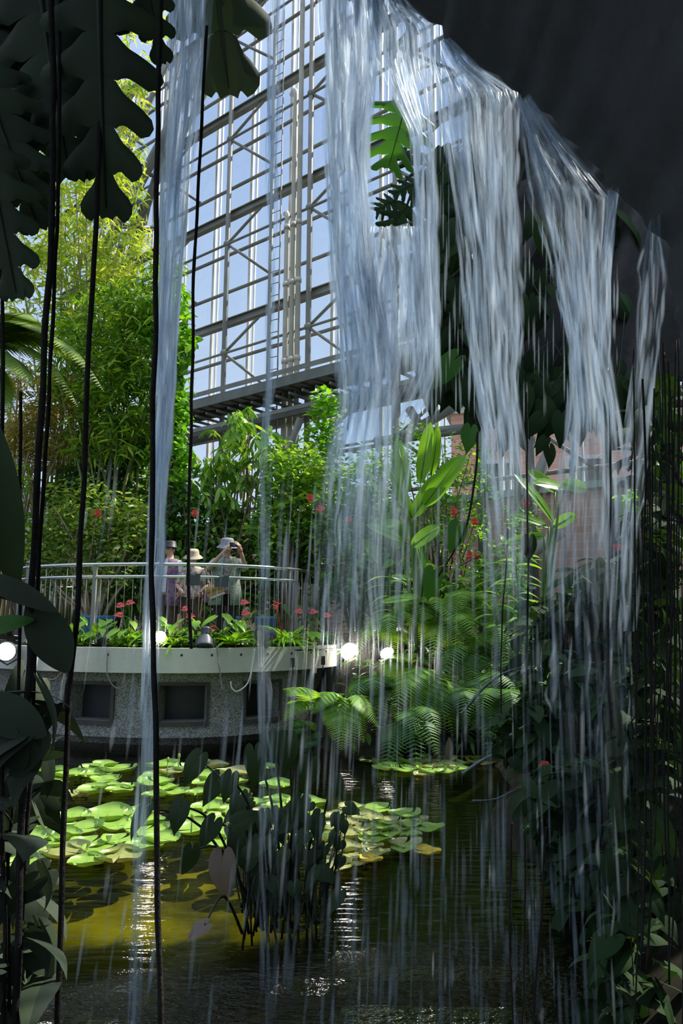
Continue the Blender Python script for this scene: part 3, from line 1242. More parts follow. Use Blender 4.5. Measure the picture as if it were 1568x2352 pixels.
def cloud(ells, n, Y0, Y1, L, ratio, mb, droop=(-.7, .2), bunch=5, spread=.22, kite=True, big=False):
    """leaves in small bunches inside ellipses seen at (cx,cy,rx,ry) between distances Y0..Y1; returns bunch points"""
    pts = []
    ws = [e[2] * e[3] for e in ells]
    for i in range(int(n / bunch)):
        e = rnd.choices(ells, ws)[0]
        a = U(0, 2 * PI)
        q = math.sqrt(U(0, 1))
        Y = U(Y0, Y1)
        c = at(e[0] + e[2] * q * math.cos(a), e[1] + e[3] * q * math.sin(a), Y)
        pts.append(c)
        sd = rdir(-.2, .3)
        for k in range(bunch):
            d = (sd * .6 + rdir(*droop)).normalized()
            nn = nrm_for(d, .8)
            l = U(*L)
            p = c + V((U(-1, 1), U(-1, 1), U(-1, 1))) * spread
            if big:
                mb.strip(p, d, nn, l, l * ratio, lance, bend=U(.3, 1.1), segs=4, fold=.2)
            else:
                mb.kite(p, d, nn, l, l * ratio * U(.8, 1.2), droop=U(0, .35))
    return pts


def branches(mb, base, pts, k, r0, sag=.15):
    base = V(base)
    for p_ in rnd.sample(pts, min(k, len(pts))):
        m_ = base.lerp(p_, .55) + V((U(-.2, .2), U(-.2, .2), U(0, .3)))
        mb.tube(curve([base, base.lerp(m_, .5) + V((U(-.08, .08), U(-.08, .08), .1)), m_, p_], 7), [r0 * (1 - .82 * i / 7) for i in range(8)], 5)


def plant(name, label, cat, base, foliage, stems, group=None, fol_name='foliage', stem_name='stem'):
    t = thing(name, label, cat, base, group)
    for mb_, mm in foliage:
        mb_.build(fol_name, M[mm], t)
    for mb_, mm in stems:
        mb_.build(stem_name, M[mm], t)
    return t


# ------------------------------------------------------------------ bamboo, left
def bamboo(label, basepx, Yb, ells, n, Y0, Y1, mm, culms, cm, L=(.15, .30)):
    b = at(basepx[0], basepx[1], Yb)
    b = V((b.x, b.y, 1.35))
    f = MB()
    pts = cloud(ells, n, Y0, Y1, L, .17, f, (-.9, .1), 6, .10)
    s = MB()
    for i in range(culms):
        q = b + V((U(-.5, .5), U(-.4, .4), 0))
        tip = rnd.choice(pts) + V((0, 0, U(0, .6)))
        mid_ = q.lerp(tip, .6) + V((0, 0, U(.3, 1.0)))
        s.tube(curve([q, q.lerp(mid_, .5) + V((0, 0, .4)), mid_, tip], 12), [.040 * (1 - .8 * i_ / 12) for i_ in range(13)], 6)
        for _ in range(5):
            x = curve([q, q.lerp(mid_, .5) + V((0, 0, .4)), mid_, tip], 12)[rnd.randrange(5, 12)]
            p_ = min(rnd.sample(pts, min(12, len(pts))), key=lambda z: (z - x).length)
            s.tube([x, x.lerp(p_, .5) + V((0, 0, .12)), p_], [.009, .006, .003], 4)
    return plant('bamboo', label, 'bamboo', b, [(f, mm)], [(s, cm)], 'bamboo clumps on the left', stem_name='culm')


bamboo('tall bamboo with yellow-green leaves rising at the upper left', (150, 1330), 14.6,
       [(110, 470, 150, 110), (210, 560, 150, 100), (290, 610, 90, 60), (120, 650, 160, 100), (290, 380, 50, 110), (300, 180, 40, 130), (330, 40, 60, 60), (60, 330, 70, 70), (200, 400, 120, 60)],
       5400, 13.4, 15.6, 'bamboo', 18, 'culm')
bamboo('dense bamboo with arching sprays left of the thick water stream', (250, 1330), 13.4,
       [(250, 740, 130, 90), (330, 800, 90, 90), (200, 850, 110, 80), (290, 920, 110, 90), (330, 690, 70, 60), (240, 1000, 100, 60), (370, 620, 40, 40)],
       7000, 12.4, 14.2, 'bamboo_dark', 12, 'culm')
bamboo('dry tan bamboo thicket at the left edge', (60, 1330), 13.8,
       [(60, 920, 90, 90), (120, 990, 110, 70), (40, 1030, 70, 60), (150, 900, 60, 50)],
       3000, 13.0, 14.6, 'dry_leaf', 20, 'dry_culm', (.13, .24))

# leafy vine column right of the bamboo
f = MB()
pts = cloud([(410, 770, 32, 80), (395, 690, 30, 50), (405, 870, 24, 60), (400, 960, 30, 60), (405, 1060, 30, 60), (360, 740, 40, 60), (385, 1000, 35, 80)], 2600, 12.5, 13.5, (.10, .20), .6, f, (-1, .2), 4, .10)
s = MB()
b = at(390, 1330, 13)
branches(s, (b.x, b.y, 1.35), pts, 16, .05)
plant('climbing_vine', 'bright green round-leaved vine hanging beside the bamboo', 'vine', (b.x, b.y, 1.35), [(f, 'vine')], [(s, 'bark')])

# tree fern, left
b = at(-60, 1330, 11.6)
t = thing('tree_fern', 'tree fern with wide feathery fronds at the left edge', 'tree fern', (b.x, b.y, 1.35))
mb = MB()
crown = at(-40, 800, 11.6)
mb.tube(curve([(b.x, b.y, 1.35), b.lerp(crown, .5) + V((.1, 0, 0)), crown], 10), [.13 - .04 * i / 10 for i in range(11)], 9)
mb.build('trunk', M['bark'], t)
for (ex, ey, rise, W) in ((110, 770, .55, .42), (205, 850, .7, .40), (180, 935, .8, .34), (70, 880, .35, .40), (240, 900, 1.0, .36), (90, 740, .5, .40), (20, 960, .3, .34), (150, 820, .75, .36)):
    e = at(ex, ey, 11.3 + U(-.5, .5))
    mb = MB()
    mb.frond(curve([crown, crown.lerp(e, .4) + V((0, 0, rise * .55)), crown.lerp(e, .75) + V((0, 0, rise * .5)), e], 14), W * 1.25, 46, .17, .5, .014)
    mb.build('frond', M['treefern'], t)

# ------------------------------------------------------------------ shrubs and trees behind the terrace
def shrub(name, label, cat, basepx, Y, ells, n, dY, L, ratio, mm, k, r0, bark='bark', group=None, droop=(-.6, .5), bunch=4, spread=.14, big=False, extra=None):
    b = at(basepx[0], basepx[1], Y)
    b = V((b.x, b.y, 1.35))
    f = MB()
    pts = cloud(ells, n, Y - dY, Y + dY, L, ratio, f, droop, bunch, spread, big=big)
    s = MB()
    for i in range(3):
        branches(s, b + V((U(-.1, .1), U(-.1, .1), 0)), pts, k // 3 + 1, r0)
    t = plant(name, label, cat, b, [(f, mm)], [(s, bark)], group, stem_name='branches')
    return t, pts


shrub('variegated_shrub', 'pale yellow-green shrub with light trunks behind the railing at left', 'shrub', (222, 1395), 12.3,
      [(210, 1240, 120, 70), (140, 1220, 60, 50), (270, 1200, 70, 60), (190, 1160, 90, 50), (330, 1210, 30, 60), (230, 1320, 60, 40), (100, 1260, 50, 50)], 3600, .7, (.08, .15), .5, 'shrub', 18, .04, 'pale_bark')
shrub('fruit_tree', 'dark green broadleaf tree behind the pale shrub at left', 'tree', (260, 1330), 14.2,
      [(260, 1090, 80, 80), (200, 1110, 70, 60), (320, 1090, 60, 80), (290, 1010, 60, 60), (150, 1130, 60, 40), (330, 980, 50, 60)], 3000, .7, (.12, .26), .38, 'deep', 14, .06, big=True)
shrub('low_shrub', 'small-leaved green shrub at the far left behind the roots', 'shrub', (60, 1330), 13.0,
      [(50, 1260, 60, 60), (30, 1100, 30, 50), (30, 1190, 40, 40), (100, 1340, 60, 40)], 1200, .5, (.08, .15), .5, 'mid', 9, .03)
shrub('umbrella_tree', 'young tree with drooping hand-shaped leaves in front of the glass wall', 'tree', (540, 1330), 12.9,
      [(545, 960, 40, 40), (510, 1000, 40, 40), (570, 1010, 40, 30), (500, 1060, 60, 40), (600, 1030, 40, 40), (560, 1080, 60, 40), (470, 1110, 50, 40), (540, 1140, 70, 40), (625, 1010, 30, 30)], 700, .5, (.18, .32), .26, 'mid', 16, .04, droop=(-1.2, -.2), bunch=7, spread=.05, big=True)
shrub('hibiscus', 'round green bush with red flowers behind the right end of the railing', 'bush', (660, 1330), 12.6,
      [(660, 1130, 70, 70), (700, 1080, 50, 50), (630, 1200, 60, 60), (700, 1200, 50, 60), (650, 1060, 40, 40), (720, 1150, 40, 60)], 2600, .7, (.09, .17), .55, 'mid', 15, .04)
shrub('dark_hedge', 'tall dark hedge of glossy leaves behind the three people', 'hedge', (470, 1400), 13.0,
      [(430, 1180, 80, 60), (500, 1220, 90, 70), (600, 1270, 90, 70), (400, 1270, 60, 80), (470, 1330, 100, 80), (600, 1360, 90, 70), (700, 1330, 70, 90), (390, 1130, 40, 40), (690, 1260, 60, 60), (330, 1340, 60, 80), (280, 1370, 60, 60), (345, 1260, 40, 50)], 5600, .5, (.12, .26), .40, 'deep', 18, .05, big=True)
shrub('climbing_vine', 'small vine climbing the steel column above the red-flowered bush', 'vine', (745, 1330), 13.8,
      [(750, 950, 36, 50), (735, 1010, 40, 30), (760, 1060, 30, 60), (740, 1110, 30, 50)], 800, .4, (.10, .18), .6, 'vine', 8, .03)
shrub('bushy_tree', 'light green bushy tree behind the middle water stream', 'tree', (820, 1330), 12.5,
      [(820, 1120, 70, 60), (790, 1190, 60, 60), (850, 1180, 60, 60), (760, 1240, 60, 60), (850, 1070, 40, 40), (830, 1270, 60, 60)], 2400, .6, (.09, .18), .5, 'mid', 14, .04)
_, fp = shrub('flowering_climber', 'thin-stemmed climber with small leaves and red blooms in front of the brick building', 'climber', (1020, 1330), 12.8,
      [(960, 1030, 70, 60), (920, 1110, 60, 70), (1040, 1150, 60, 110), (1060, 1230, 60, 80), (1100, 1140, 40, 60), (980, 1200, 50, 80), (1190, 1190, 40, 40), (1080, 1040, 40, 50)], 2300, .5, (.05, .11), .6, 'vine', 26, .03, spread=.16)
shrub('dark_hedge', 'dark shrub mass behind the round leaves right of the terrace', 'hedge', (880, 1400), 12.3,
      [(830, 1340, 80, 60), (900, 1350, 80, 70), (960, 1370, 70, 60), (900, 1260, 60, 60), (1060, 1380, 80, 40), (1150, 1300, 60, 60)], 2800, .5, (.10, .24), .40, 'deep', 15, .04, big=True)
shrub('bright_bush', 'sunlit yellow-green bush glimpsed behind the hanging roots at right', 'bush', (1500, 1330), 9.0,
      [(1500, 1150, 60, 60), (1520, 1210, 50, 60), (1560, 1130, 40, 80), (1480, 1250, 40, 40)], 1500, .5, (.08, .16), .5, 'vine', 12, .03)

# red flowers on the bushes
def bloom(px, py, Y, r, mm, label, grp, name='red_flower', cat='flower'):
    c = at(px, py, Y)
    f = MB()
    for i in range(6):
        a = i * PI / 3 + U(-.2, .2)
        d = V((math.cos(a), -.5, math.sin(a))).normalized()
        f.strip(c, d, V((0, -1, .2)).normalized(), r, r * .8, lance, bend=.6, segs=3, fold=.1)
    f.tube([c, c + V((0, -r * .9, -.2 * r))], [r * .08, r * .05], 5)
    tag(f.build(name, M[mm]), label, cat, grp)


for (px, py, Y, lab) in ((712, 1143, 11.8, 'red flower on the round bush, upper of its two'), (735, 1168, 11.8, 'red flower on the round bush, lower of its two'), (800, 1193, 11.8, 'red flower on the light green tree, beside the middle stream'), (902, 1195, 12.1, 'red flower left of the tall paddle leaves'),
                         (1090, 1197, 12.1, 'red flower on the climber, level with the large split leaf'), (1080, 1275, 12.1, 'red flower on the climber just above the red flower spike'), (1042, 1175, 12.1, 'red flower on the climber above the round hanging leaf'), (1092, 1277, 12.0, 'red flower right of the round hanging leaf'),
                         (1207, 1155, 12.0, 'red flower on the climber beside the right paddle plant'), (1180, 1245, 11.6, 'upper red flower against the brick building window'), (1204, 1266, 11.6, 'lower red flower against the brick building window'), (448, 1178, 12.2, 'red flower on the hedge above the person in the beige hat'), (225, 1178, 11.6, 'orange-red flower on the pale shrub')):
    bloom(px, py, Y, .085, 'orange_petal', lab, 'red flowers on the bushes')

# ------------------------------------------------------------------ plants on the ledge
def ledge_pt(px, off=.3, z=1.30):
    th = th_of(px, off)
    return ell(th, off, z)


def anthurium(px, label, nl, spath, sc_=1.0, mm='mid'):
    b = ledge_pt(px, .34)
    t = thing('anthurium', label, 'anthurium', b, 'anthuriums on the ledge')
    st = MB()
    for i in range(nl):
        a = U(0, 2 * PI)
        h = U(.14, .38) * sc_
        e = b + V((math.cos(a) * U(.08, .26), math.sin(a) * U(.05, .14), h))
        st.tube(curve([b, b.lerp(e, .5) + V((0, 0, .06)), e], 5), .005, 4)
        d = (V((math.cos(a), math.sin(a) - .4, -.55))).normalized()
        lf = MB()
        lf.heart(e, d, nrm_for(d, .3), U(.13, .22) * sc_, U(.10, .15) * sc_)
        lf.build('leaf', M[mm], t)
    for (fx, fy, an) in spath:
        e = at(fx, fy, b.y - .03)
        st.tube(curve([b, b.lerp(e, .6) + V((.02, 0, .08)), e], 6), .0045, 4)
        sp_ = MB()
        d = V((math.cos(an), -.35, math.sin(an) * .5)).normalized()
        nn = (V((0, -.85, .5)) - d * V((0, -.85, .5)).dot(d)).normalized()
        sp_.heart(e, d, nn, .105, .088, .5, .25)
        so = sp_.build('spathe', M['red_petal'], t)
        sx_ = MB()
        sx_.tube([e + nn * .006, e + nn * .03 + d * .035], [.008, .005], 6)
        sx_.build('spadix', M['wood'], so)
    st.build('stalks', M['green_stem'], t)
    return t


anthurium(285, 'anthurium with two pink-red spathes left of the water stream', 9, [(272, 1390, .1), (294, 1384, .2)])
anthurium(330, 'anthurium with one low orange-red spathe beside the water stream', 8, [(278, 1412, 3.0)], 1.1)
anthurium(405, 'leafy anthurium with a red spathe right of the thick stream', 10, [(422, 1398, .2)])
anthurium(440, 'anthurium with a starry red spathe below the beige-hatted person', 9, [(432, 1414, .1), (486, 1441, -.3)])
anthurium(500, 'anthurium with one tall pale green leaf beside the tan bag', 7, [], 1.2)
anthurium(548, 'anthurium with two red spathes before the blue pot', 7, [(557, 1383, .1), (559, 1408, .3)], .9)
anthurium(700, 'anthurium with red spathes right of the strap-leaved plant', 10, [(690, 1404, 2.9), (716, 1405, .2), (748, 1413, .1)], 1.1)
anthurium(150, 'anthurium with a small pink spathe at the left of the ledge', 10, [(146, 1448, .2), (110, 1430, 2.8)], 1.0)
anthurium(215, 'low leafy anthurium behind the tilted unlit spotlight', 10, [(232, 1440, .2)], 1.0)


def rosette(name, px, label, cat, n, L, W, mm, up=(.35, 1.2), bend=(1.0, 1.9), wave=0, off=.28, grp=None, prof=strapf, z=1.32, b=None):
    b = b or ledge_pt(px, off, z)
    t = thing(name, label, cat, b, grp)
    for i in range(n):
        a = i * 2.4 + U(-.2, .2)
        e = U(*up)
        d = V((math.cos(a) * math.cos(e), math.sin(a) * math.cos(e), math.sin(e)))
        nn = (V((0, 0, 1)) - d * d.z).normalized()
        mb_ = MB()
        l = U(*L)
        mb_.strip(b + d * .02, d, nn, l, U(*W), prof, bend=U(*bend), segs=9, fold=.35, wave=wave)
        mb_.build('leaf', M[mm], t)
    return t


rosette('bird_nest_fern', 530, 'bird nest fern with wavy light green fronds on the ledge', 'fern', 16, (.34, .52), (.085, .11), 'strap', (.5, 1.2), (.7, 1.3), .06, .16)
rosette('bromeliad', 655, 'large strap-leaved bromeliad arching over the ledge', 'bromeliad', 38, (.38, .66), (.045, .06), 'strap', (.4, 1.35), (1.1, 2.1), 0, .2)
rosette('spider_plant', 395, 'dark strap-leaved plant beside the small lit spotlight', 'plant', 20, (.28, .42), (.03, .04), 'mid', (.3, 1.2), (1.2, 2.2), 0, .2)
rosette('spider_plant', 748, 'leafy strap plant at the right end of the ledge by the stake', 'plant', 16, (.30, .46), (.06, .09), 'mid', (.4, 1.3), (1.0, 1.9), 0, .3)
# red bromeliad flower head
c = at(636, 1400, 9.95)
mb = MB()
for i in range(12):
    d = rdir(.1, 1.3)
    mb.strip(c + V((0, 0, .02 * (i % 5))), d, nrm_for(d), .08, .025, lance, .3, 3)
mb.tube([ledge_pt(650, .2), c], .008, 5)
tag(mb.build('bromeliad_flower', M['red_petal']), 'rusty red flower spike above the strap-leaved bromeliad', 'flower')
# low ground cover between them
for i, (a, b_, lab) in enumerate(((70, 200, 'low leafy ground cover at the left of the ledge'), (250, 350, 'low leafy ground cover left of the small lit spotlight'), (360, 520, 'low leafy ground cover right of the small lit spotlight'), (560, 780, 'low leafy ground cover at the right end of the ledge'))):
    f = MB()
    for q in range(190):
        c = ledge_pt(U(a, b_), U(.18, .5), 1.31)
        for k_ in range(3):
            d = rdir(-.1, 1.0)
            f.kite(c + V((0, 0, U(0, .12))), d, nrm_for(d, .6), U(.06, .13), U(.03, .055))
    tag(f.build('ground_cover', M['mid']), lab, 'ground cover', 'ground cover on the ledge', 'stuff')

# ------------------------------------------------------------------ ferns of the bank
def fern(label, base, ends, W, mm='fern', pairs=34, rise=.45, grp='ferns on the bank', ratio=.14):
    base = V(base)
    t = thing('fern', label, 'fern', base, grp)
    for e in ends:
        e = V(e)
        mb_ = MB()
        d = (e - base)
        r_ = rise * d.length * .7
        mb_.frond(curve([base, base.lerp(e, .35) + V((0, 0, r_)), base.lerp(e, .7) + V((0, 0, r_ * .9)), e], 12), W * U(.85, 1.1), pairs, ratio, .3, .006)
        mb_.build('frond', M[mm], t)
    return t


def ends_px(lst, Y):
    return [at(x, y, Y + U(-.2, .2)) for x, y in lst]


fern('sunlit fern arching left over the pond beside the terrace wall', at(730, 1640, 9.3), ends_px([(652, 1655), (690, 1625), (760, 1600), (665, 1600)], 9.0), .30)
fern('bright sunlit fern drooping to the water in front of the bank', at(790, 1610, 9.2), ends_px([(785, 1722), (765, 1700), (868, 1668), (715, 1640), (835, 1705), (745, 1665), (812, 1730)], 8.8), .30)
fern('fern with yellow-green tips under the bell-shaped spotlight', at(930, 1530, 10.2), ends_px([(922, 1522), (990, 1530), (905, 1590), (965, 1600), (880, 1560)], 9.9), .26)
fern('long hanging fern with the largest frond at the middle of the bank', at(1000, 1560, 9.8), ends_px([(975, 1670), (940, 1650), (1040, 1690), (1005, 1700), (960, 1715), (900, 1640)], 9.4), .38)
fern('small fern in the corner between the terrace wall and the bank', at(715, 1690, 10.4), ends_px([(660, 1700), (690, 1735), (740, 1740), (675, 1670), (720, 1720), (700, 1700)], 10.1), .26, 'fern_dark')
k = 0
lay = [(870, 1620), (930, 1700), (1060, 1640), (1110, 1600), (1150, 1660), (1180, 1580), (1080, 1540), (1020, 1480), (1130, 1500), (1060, 1430), (960, 1450), (1180, 1440), (1220, 1520), (890, 1480)]
words = ['low at the left of the bank', 'at the foot of the bank beside the far lily pads', 'right of the long hanging fern', 'half way up the bank', 'low at the right of the bank', 'under the bluish wet branch', 'above the long hanging fern', 'below the beige post', 'near the top right of the bank', 'below the pale benches', 'above the bell-shaped spotlight', 'at the top of the bank below the bench end', 'behind the right water fall', 'behind the large lit spotlight']
for (px, py), wd in zip(lay, words):
    Y = 10.6 - (py - 1430) / 300 * 1.3
    b = at(px, py - 30, Y)
    en = [b + V((U(-.55, .55), U(-.7, -.1), U(-.55, .1))) for i in range(9)]
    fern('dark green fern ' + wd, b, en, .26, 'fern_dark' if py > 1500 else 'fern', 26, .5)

# ferny undergrowth stuff covering the bank
f = MB()
for i in range(1700):
    x, y = U(.1, 5.5), U(9.5, 12.4)
    h = bank_h(x, y)
    if h < 0:
        continue
    d = rdir(-.3, .8)
    f.strip(V((x, y, h + U(0, .35))), d, nrm_for(d, .5), U(.12, .30), U(.03, .07), lance, .9, 3)
tag(f.build('undergrowth', M['fern_dark']), 'tangled dark undergrowth covering the bank between the ferns', 'undergrowth', None, 'stuff')

# ------------------------------------------------------------------ paddle-leaved plants
def paddle(label, base, leaves, Y, mm='paddle', name='heliconia', grp='paddle-leaved plants'):
    """leaves: (px_base,py_base,px_tip,py_tip,width_px)"""
    base = V(base)
    t = thing(name, label, 'heliconia', base, grp)
    for (bx_, by_, tx, ty, wpx) in leaves:
        yy = Y + U(-.15, .15)
        p0, p1 = at(bx_, by_, yy), at(tx, ty, yy - U(0, .25))
        st = MB()
        st.tube(curve([base, base.lerp(p0, .6) + V((0, .05, .05)), p0], 8), [.022 - .012 * i / 8 for i in range(9)], 6)
        st.build('petiole', M['green_stem'], t)
        d = (p1 - p0)
        l = d.length
        d.normalize()
        nn = (V((U(-.5, .5), -.9, .45)))
        nn = (nn - d * nn.dot(d)).normalized()
        lf = MB()
        lf.strip(p0, d, nn, l * 1.04, .72 * wpx * Y / 1700, paddlef, bend=.35, segs=14, fold=.22, wave=.012)
        lo = lf.build('leaf', M[mm], t)
        mr_ = MB()
        mr_.tube([p0, p0 + d * l * .5 - nn * .02, p0 + d * l * .95 - nn * l * .14], [.010, .007, .003], 5)
        mr_.build('midrib', M['green_stem'], lo)
    return t


b = at(960, 1400, 10.6)
paddle('tall plant with bright paddle leaves rising from the middle of the bank', (b.x, b.y, 1.35),
       [(945, 1190, 900, 1065, 40), (975, 1160, 1055, 1050, 62), (950, 1185, 1010, 1085, 55), (935, 1130, 915, 1005, 44), (965, 1110, 985, 970, 46), (1000, 1130, 1065, 1040, 50), (920, 1200, 870, 1205, 34), (990, 1090, 1010, 980, 34)], 10.6)
b = at(955, 1400, 10.1)
paddle('lower plant with torn lit paddle leaf in front of the tall paddle plant', (b.x, b.y, 1.3),
       [(947, 1255, 1006, 1205, 50), (955, 1240, 985, 1330, 24), (920, 1240, 850, 1200, 34), (960, 1300, 1000, 1300, 24), (940, 1330, 905, 1320, 22), (960, 1370, 880, 1375, 26)], 10.1)
b = at(1240, 1400, 8.6)
paddle('plant with long grey-green paddle leaves before the brick building', (b.x, b.y, 1.0),
       [(1270, 1200, 1200, 1080, 40), (1260, 1210, 1178, 1172, 30), (1250, 1230, 1165, 1240, 34), (1275, 1130, 1220, 1075, 44), (1290, 1120, 1235, 1100, 40), (1290, 1110, 1345, 1120, 50), (1270, 1210, 1320, 1180, 40)], 8.6)
b = at(870, 1400, 11.3)
paddle('shaded paddle-leaved plant behind the middle water stream', (b.x, b.y, 1.35),
       [(890, 1240, 880, 1150, 40), (905, 1260, 930, 1200, 50), (870, 1290, 840, 1240, 40), (880, 1300, 900, 1290, 30)], 11.3, 'deep')

# ginger-like stems
def ginger(label, px, py, Y, h, n, mm='mid', red=False):
    b = at(px, py, Y)
    t = thing('ginger', label, 'ginger plant', b, 'leafy ginger stems on the bank')
    top = b + V((U(-.1, .1), -.05, h))
    st = MB()
    cs = curve([b, b.lerp(top, .5) + V((U(-.06, .06), 0, 0)), top], 10)
    st.tube(cs, .010, 5)
    st.build('stem', M['green_stem'], t)
    f = MB()
    for i in range(n):
        c = cs[2 + (i * 8) // n]
        a = (0 if i % 2 else PI) + U(-.5, .5)
        d = V((math.cos(a), math.sin(a) * .5 - .2, U(.1, .5))).normalized()
        f.strip(c, d, nrm_for(d, .3), U(.28, .42), U(.07, .10), lance, .9, 6)
    f.build('foliage', M[mm], t)
    if red:
        r = MB()
        for i in range(16):
            d = rdir(.2, 1.2)
            r.strip(top + V((0, 0, i * .013)), d, nrm_for(d), .05, .03, lance, .3, 3)
        r.build('flower_spike', M['red_petal'], t)
    return t


ginger('leafy stem with a red flower spike right of the round hanging leaf', 1050, 1400, 10.6, .66, 9, 'mid', True)
ginger('leafy stem with a small red spike beside the narrow water fall', 1160, 1400, 10.4, .66, 9, 'mid', True)
ginger('leafy stem rising beside the beige post', 1090, 1390, 10.8, .6, 8)
ginger('leafy stem with pale leaves beside the right paddle plant', 1190, 1380, 9.8, .55, 9)
ginger('leafy stem low at the left of the bank under the torn paddle leaf', 905, 1420, 10.3, .6, 9)
ginger('leafy stem on the bank beside the pale bench', 1130, 1430, 10.0, .6, 9)

# ------------------------------------------------------------------ lily pads
def lily(px, py, wpx, mm, label, grp, z=.012, fold=0, half=False):
    c = on_water(px, py, z)
    r = wpx / 2 * c.y / FPX
    if half:
        r *= 1
    mb_ = MB()
    n = 36
    rot = U(0, 2 * PI)
    tilt = V((U(-.03, .03), U(-.03, .03), 0))
    rings = []
    for q, (f_, dz) in enumerate(((.03, .001), (.35, .0), (.7, .0), (.93, .003), (1.0, .018), (1.03, .026))):
        row = []
        for i in range(n):
            a = rot + .10 + (2 * PI - .20) * i / (n - 1)
            saw = 1 + (.03 * (i % 2) if q >= 4 else 0) + .03 * math.sin(a * 3 + rot)
            x, y = r * f_ * saw * math.cos(a), r * f_ * saw * math.sin(a)
            row.append(c + V((x, y, dz * min(1.4, r / .15) * (1 + .5 * math.sin(a * 2 + rot)) + x * tilt.x + y * tilt.y + .004 * math.sin(5 * a) * f_)))
        rings.append(row)
    mb_.grid(rings)
    return tag(mb_.build('lily_pad', M[mm], origin=c), label, 'lily pad', grp)


def near(p, lst, k=.62):
    for (x, y, w_) in lst:
        dx = (p[0] - x) / ((p[2] + w_) / 2)
        dy = (p[1] - y) / ((p[2] + w_) / 2 * max(.12, (p[1] - 1420) / 1700))
        if dx * dx + dy * dy < k * k:
            return True
    return False


def inside(p, poly):
    c = False
    j = len(poly) - 1
    for i in range(len(poly)):
        xi, yi = poly[i]
        xj, yj = poly[j]
        if (yi > p[1]) != (yj > p[1]) and p[0] < (xj - xi) * (p[1] - yi) / (yj - yi) + xi:
            c = not c
        j = i
    return c


rafts = [
    ('back left raft', 'pad', [(-20, 1765), (190, 1758), (330, 1752), (470, 1748), (610, 1758), (650, 1800), (560, 1830), (430, 1838), (300, 1822), (190, 1822), (100, 1850), (-20, 1862)], 42, (48, 82)),
    ('near left raft', 'pad', [(-20, 1905), (110, 1880), (250, 1866), (370, 1868), (395, 1915), (350, 1950), (290, 1972), (160, 1988), (30, 1995), (-20, 1990)], 26, (74, 118)),
    ('middle raft', 'pad', [(450, 1835), (560, 1828), (690, 1836), (760, 1870), (740, 1930), (650, 1955), (540, 1960), (450, 1930), (400, 1880)], 24, (56, 100)),
    ('sunlit right raft', 'pad_dull', [(775, 1858), (850, 1848), (925, 1862), (985, 1895), (985, 1912), (950, 1945), (880, 1955), (800, 1988), (740, 1992), (720, 1950), (760, 1910)], 32, (48, 84)),
    ('far right raft', 'pad', [(850, 1748), (920, 1730), (1000, 1722), (1110, 1728), (1130, 1742), (1060, 1768), (980, 1782), (900, 1770)], 24, (44, 80)),
]
npad = 0
ORD = ['first', 'second', 'third', 'fourth', 'fifth', 'sixth', 'seventh', 'eighth', 'ninth', 'tenth', 'eleventh', 'twelfth']
for (rn, mm, poly, n, (w0, w1)) in rafts:
    xs = [q[0] for q in poly]
    ys = [q[1] for q in poly]
    got = []
    tries = 0
    while len(got) < n and tries < 6000:
        tries += 1
        p_ = (U(min(xs), max(xs)), U(min(ys), max(ys)), U(w0, w1))
        if inside(p_, poly) and not near(p_, got, .80 if tries < 3500 else .66):
            got.append(p_)
    # rows counted from the near edge, then from the left
    got.sort(key=lambda q: -q[1])
    nrow = 4
    per = math.ceil(len(got) / nrow)
    for r_i in range(nrow):
        row = sorted(got[r_i * per:(r_i + 1) * per])
        for i, p_ in enumerate(row):
            m2_ = mm
            if mm == 'pad' and rnd.random() < .14:
                m2_ = 'pad_dull'
            if mm == 'pad_dull' and p_[0] > 850 and rnd.random() < .6:
                m2_ = 'pad'
            col_ = {'pad': 'green', 'pad_dull': 'olive'}[m2_]
            rw = ['front row', 'second row', 'third row', 'back row'][r_i]
            lily(*p_, m2_, '%s lily pad, %s from left in the %s of the %s' % (col_, ORD[i % 12], rw, rn), 'lily pads of the ' + rn, z=.012 + .010 * rnd.random())
            npad += 1
lily(852, 1973, 50, 'pad_yellow', 'small yellow lily pad at the front edge of the sunlit right raft', 'yellow lily pads', .03)
lily(981, 1955, 58, 'pad_yellow', 'yellow lily pad floating free right of the sunlit raft', 'yellow lily pads', .03)
lily(922, 1951, 50, 'pad', 'plain green lily pad between the two yellow pads', None, .03)
# raised young leaves and buds
c = on_water(82, 1790)
t = thing('lily_bud', 'pale folded lily leaf standing up in the back left raft', 'lily leaf', c)
mb = MB()
mb.tube([c - V((0, 0, .1)), c + V((0, 0, .1))], .008, 5)
mb.build('stalk', M['green_stem'], t)
mb = MB()
mb.heart(c + V((0, 0, .22)), V((0, -.3, -1)).normalized(), V((0, -1, .3)).normalized(), .2, .24)
mb.build('leaf', M['vine'], t)
for px, py, h, lab in ((437, 1920, .12, 'thin dead lily stalk, left, on the near left raft'), (382, 1790, .18, 'pale lily bud on a stalk right of the thick stream'), (408, 1770, .14, 'dark lily bud on a stalk at the back of the raft')):
    c = on_water(px, py)
    t = thing('lily_bud', lab, 'lily bud', c, 'lily buds on stalks')
    mb = MB()
    mb.tube([c - V((0, 0, .1)), c + V((.01, 0, h))], .007, 5)
    mb.build('stalk', M['green_stem'], t)
    mb = MB()
    mb.ball(c + V((.01, 0, h + .02)), (.016, .016, .03), 8, 6)
    mb.build('bud', M['shrub'], t)
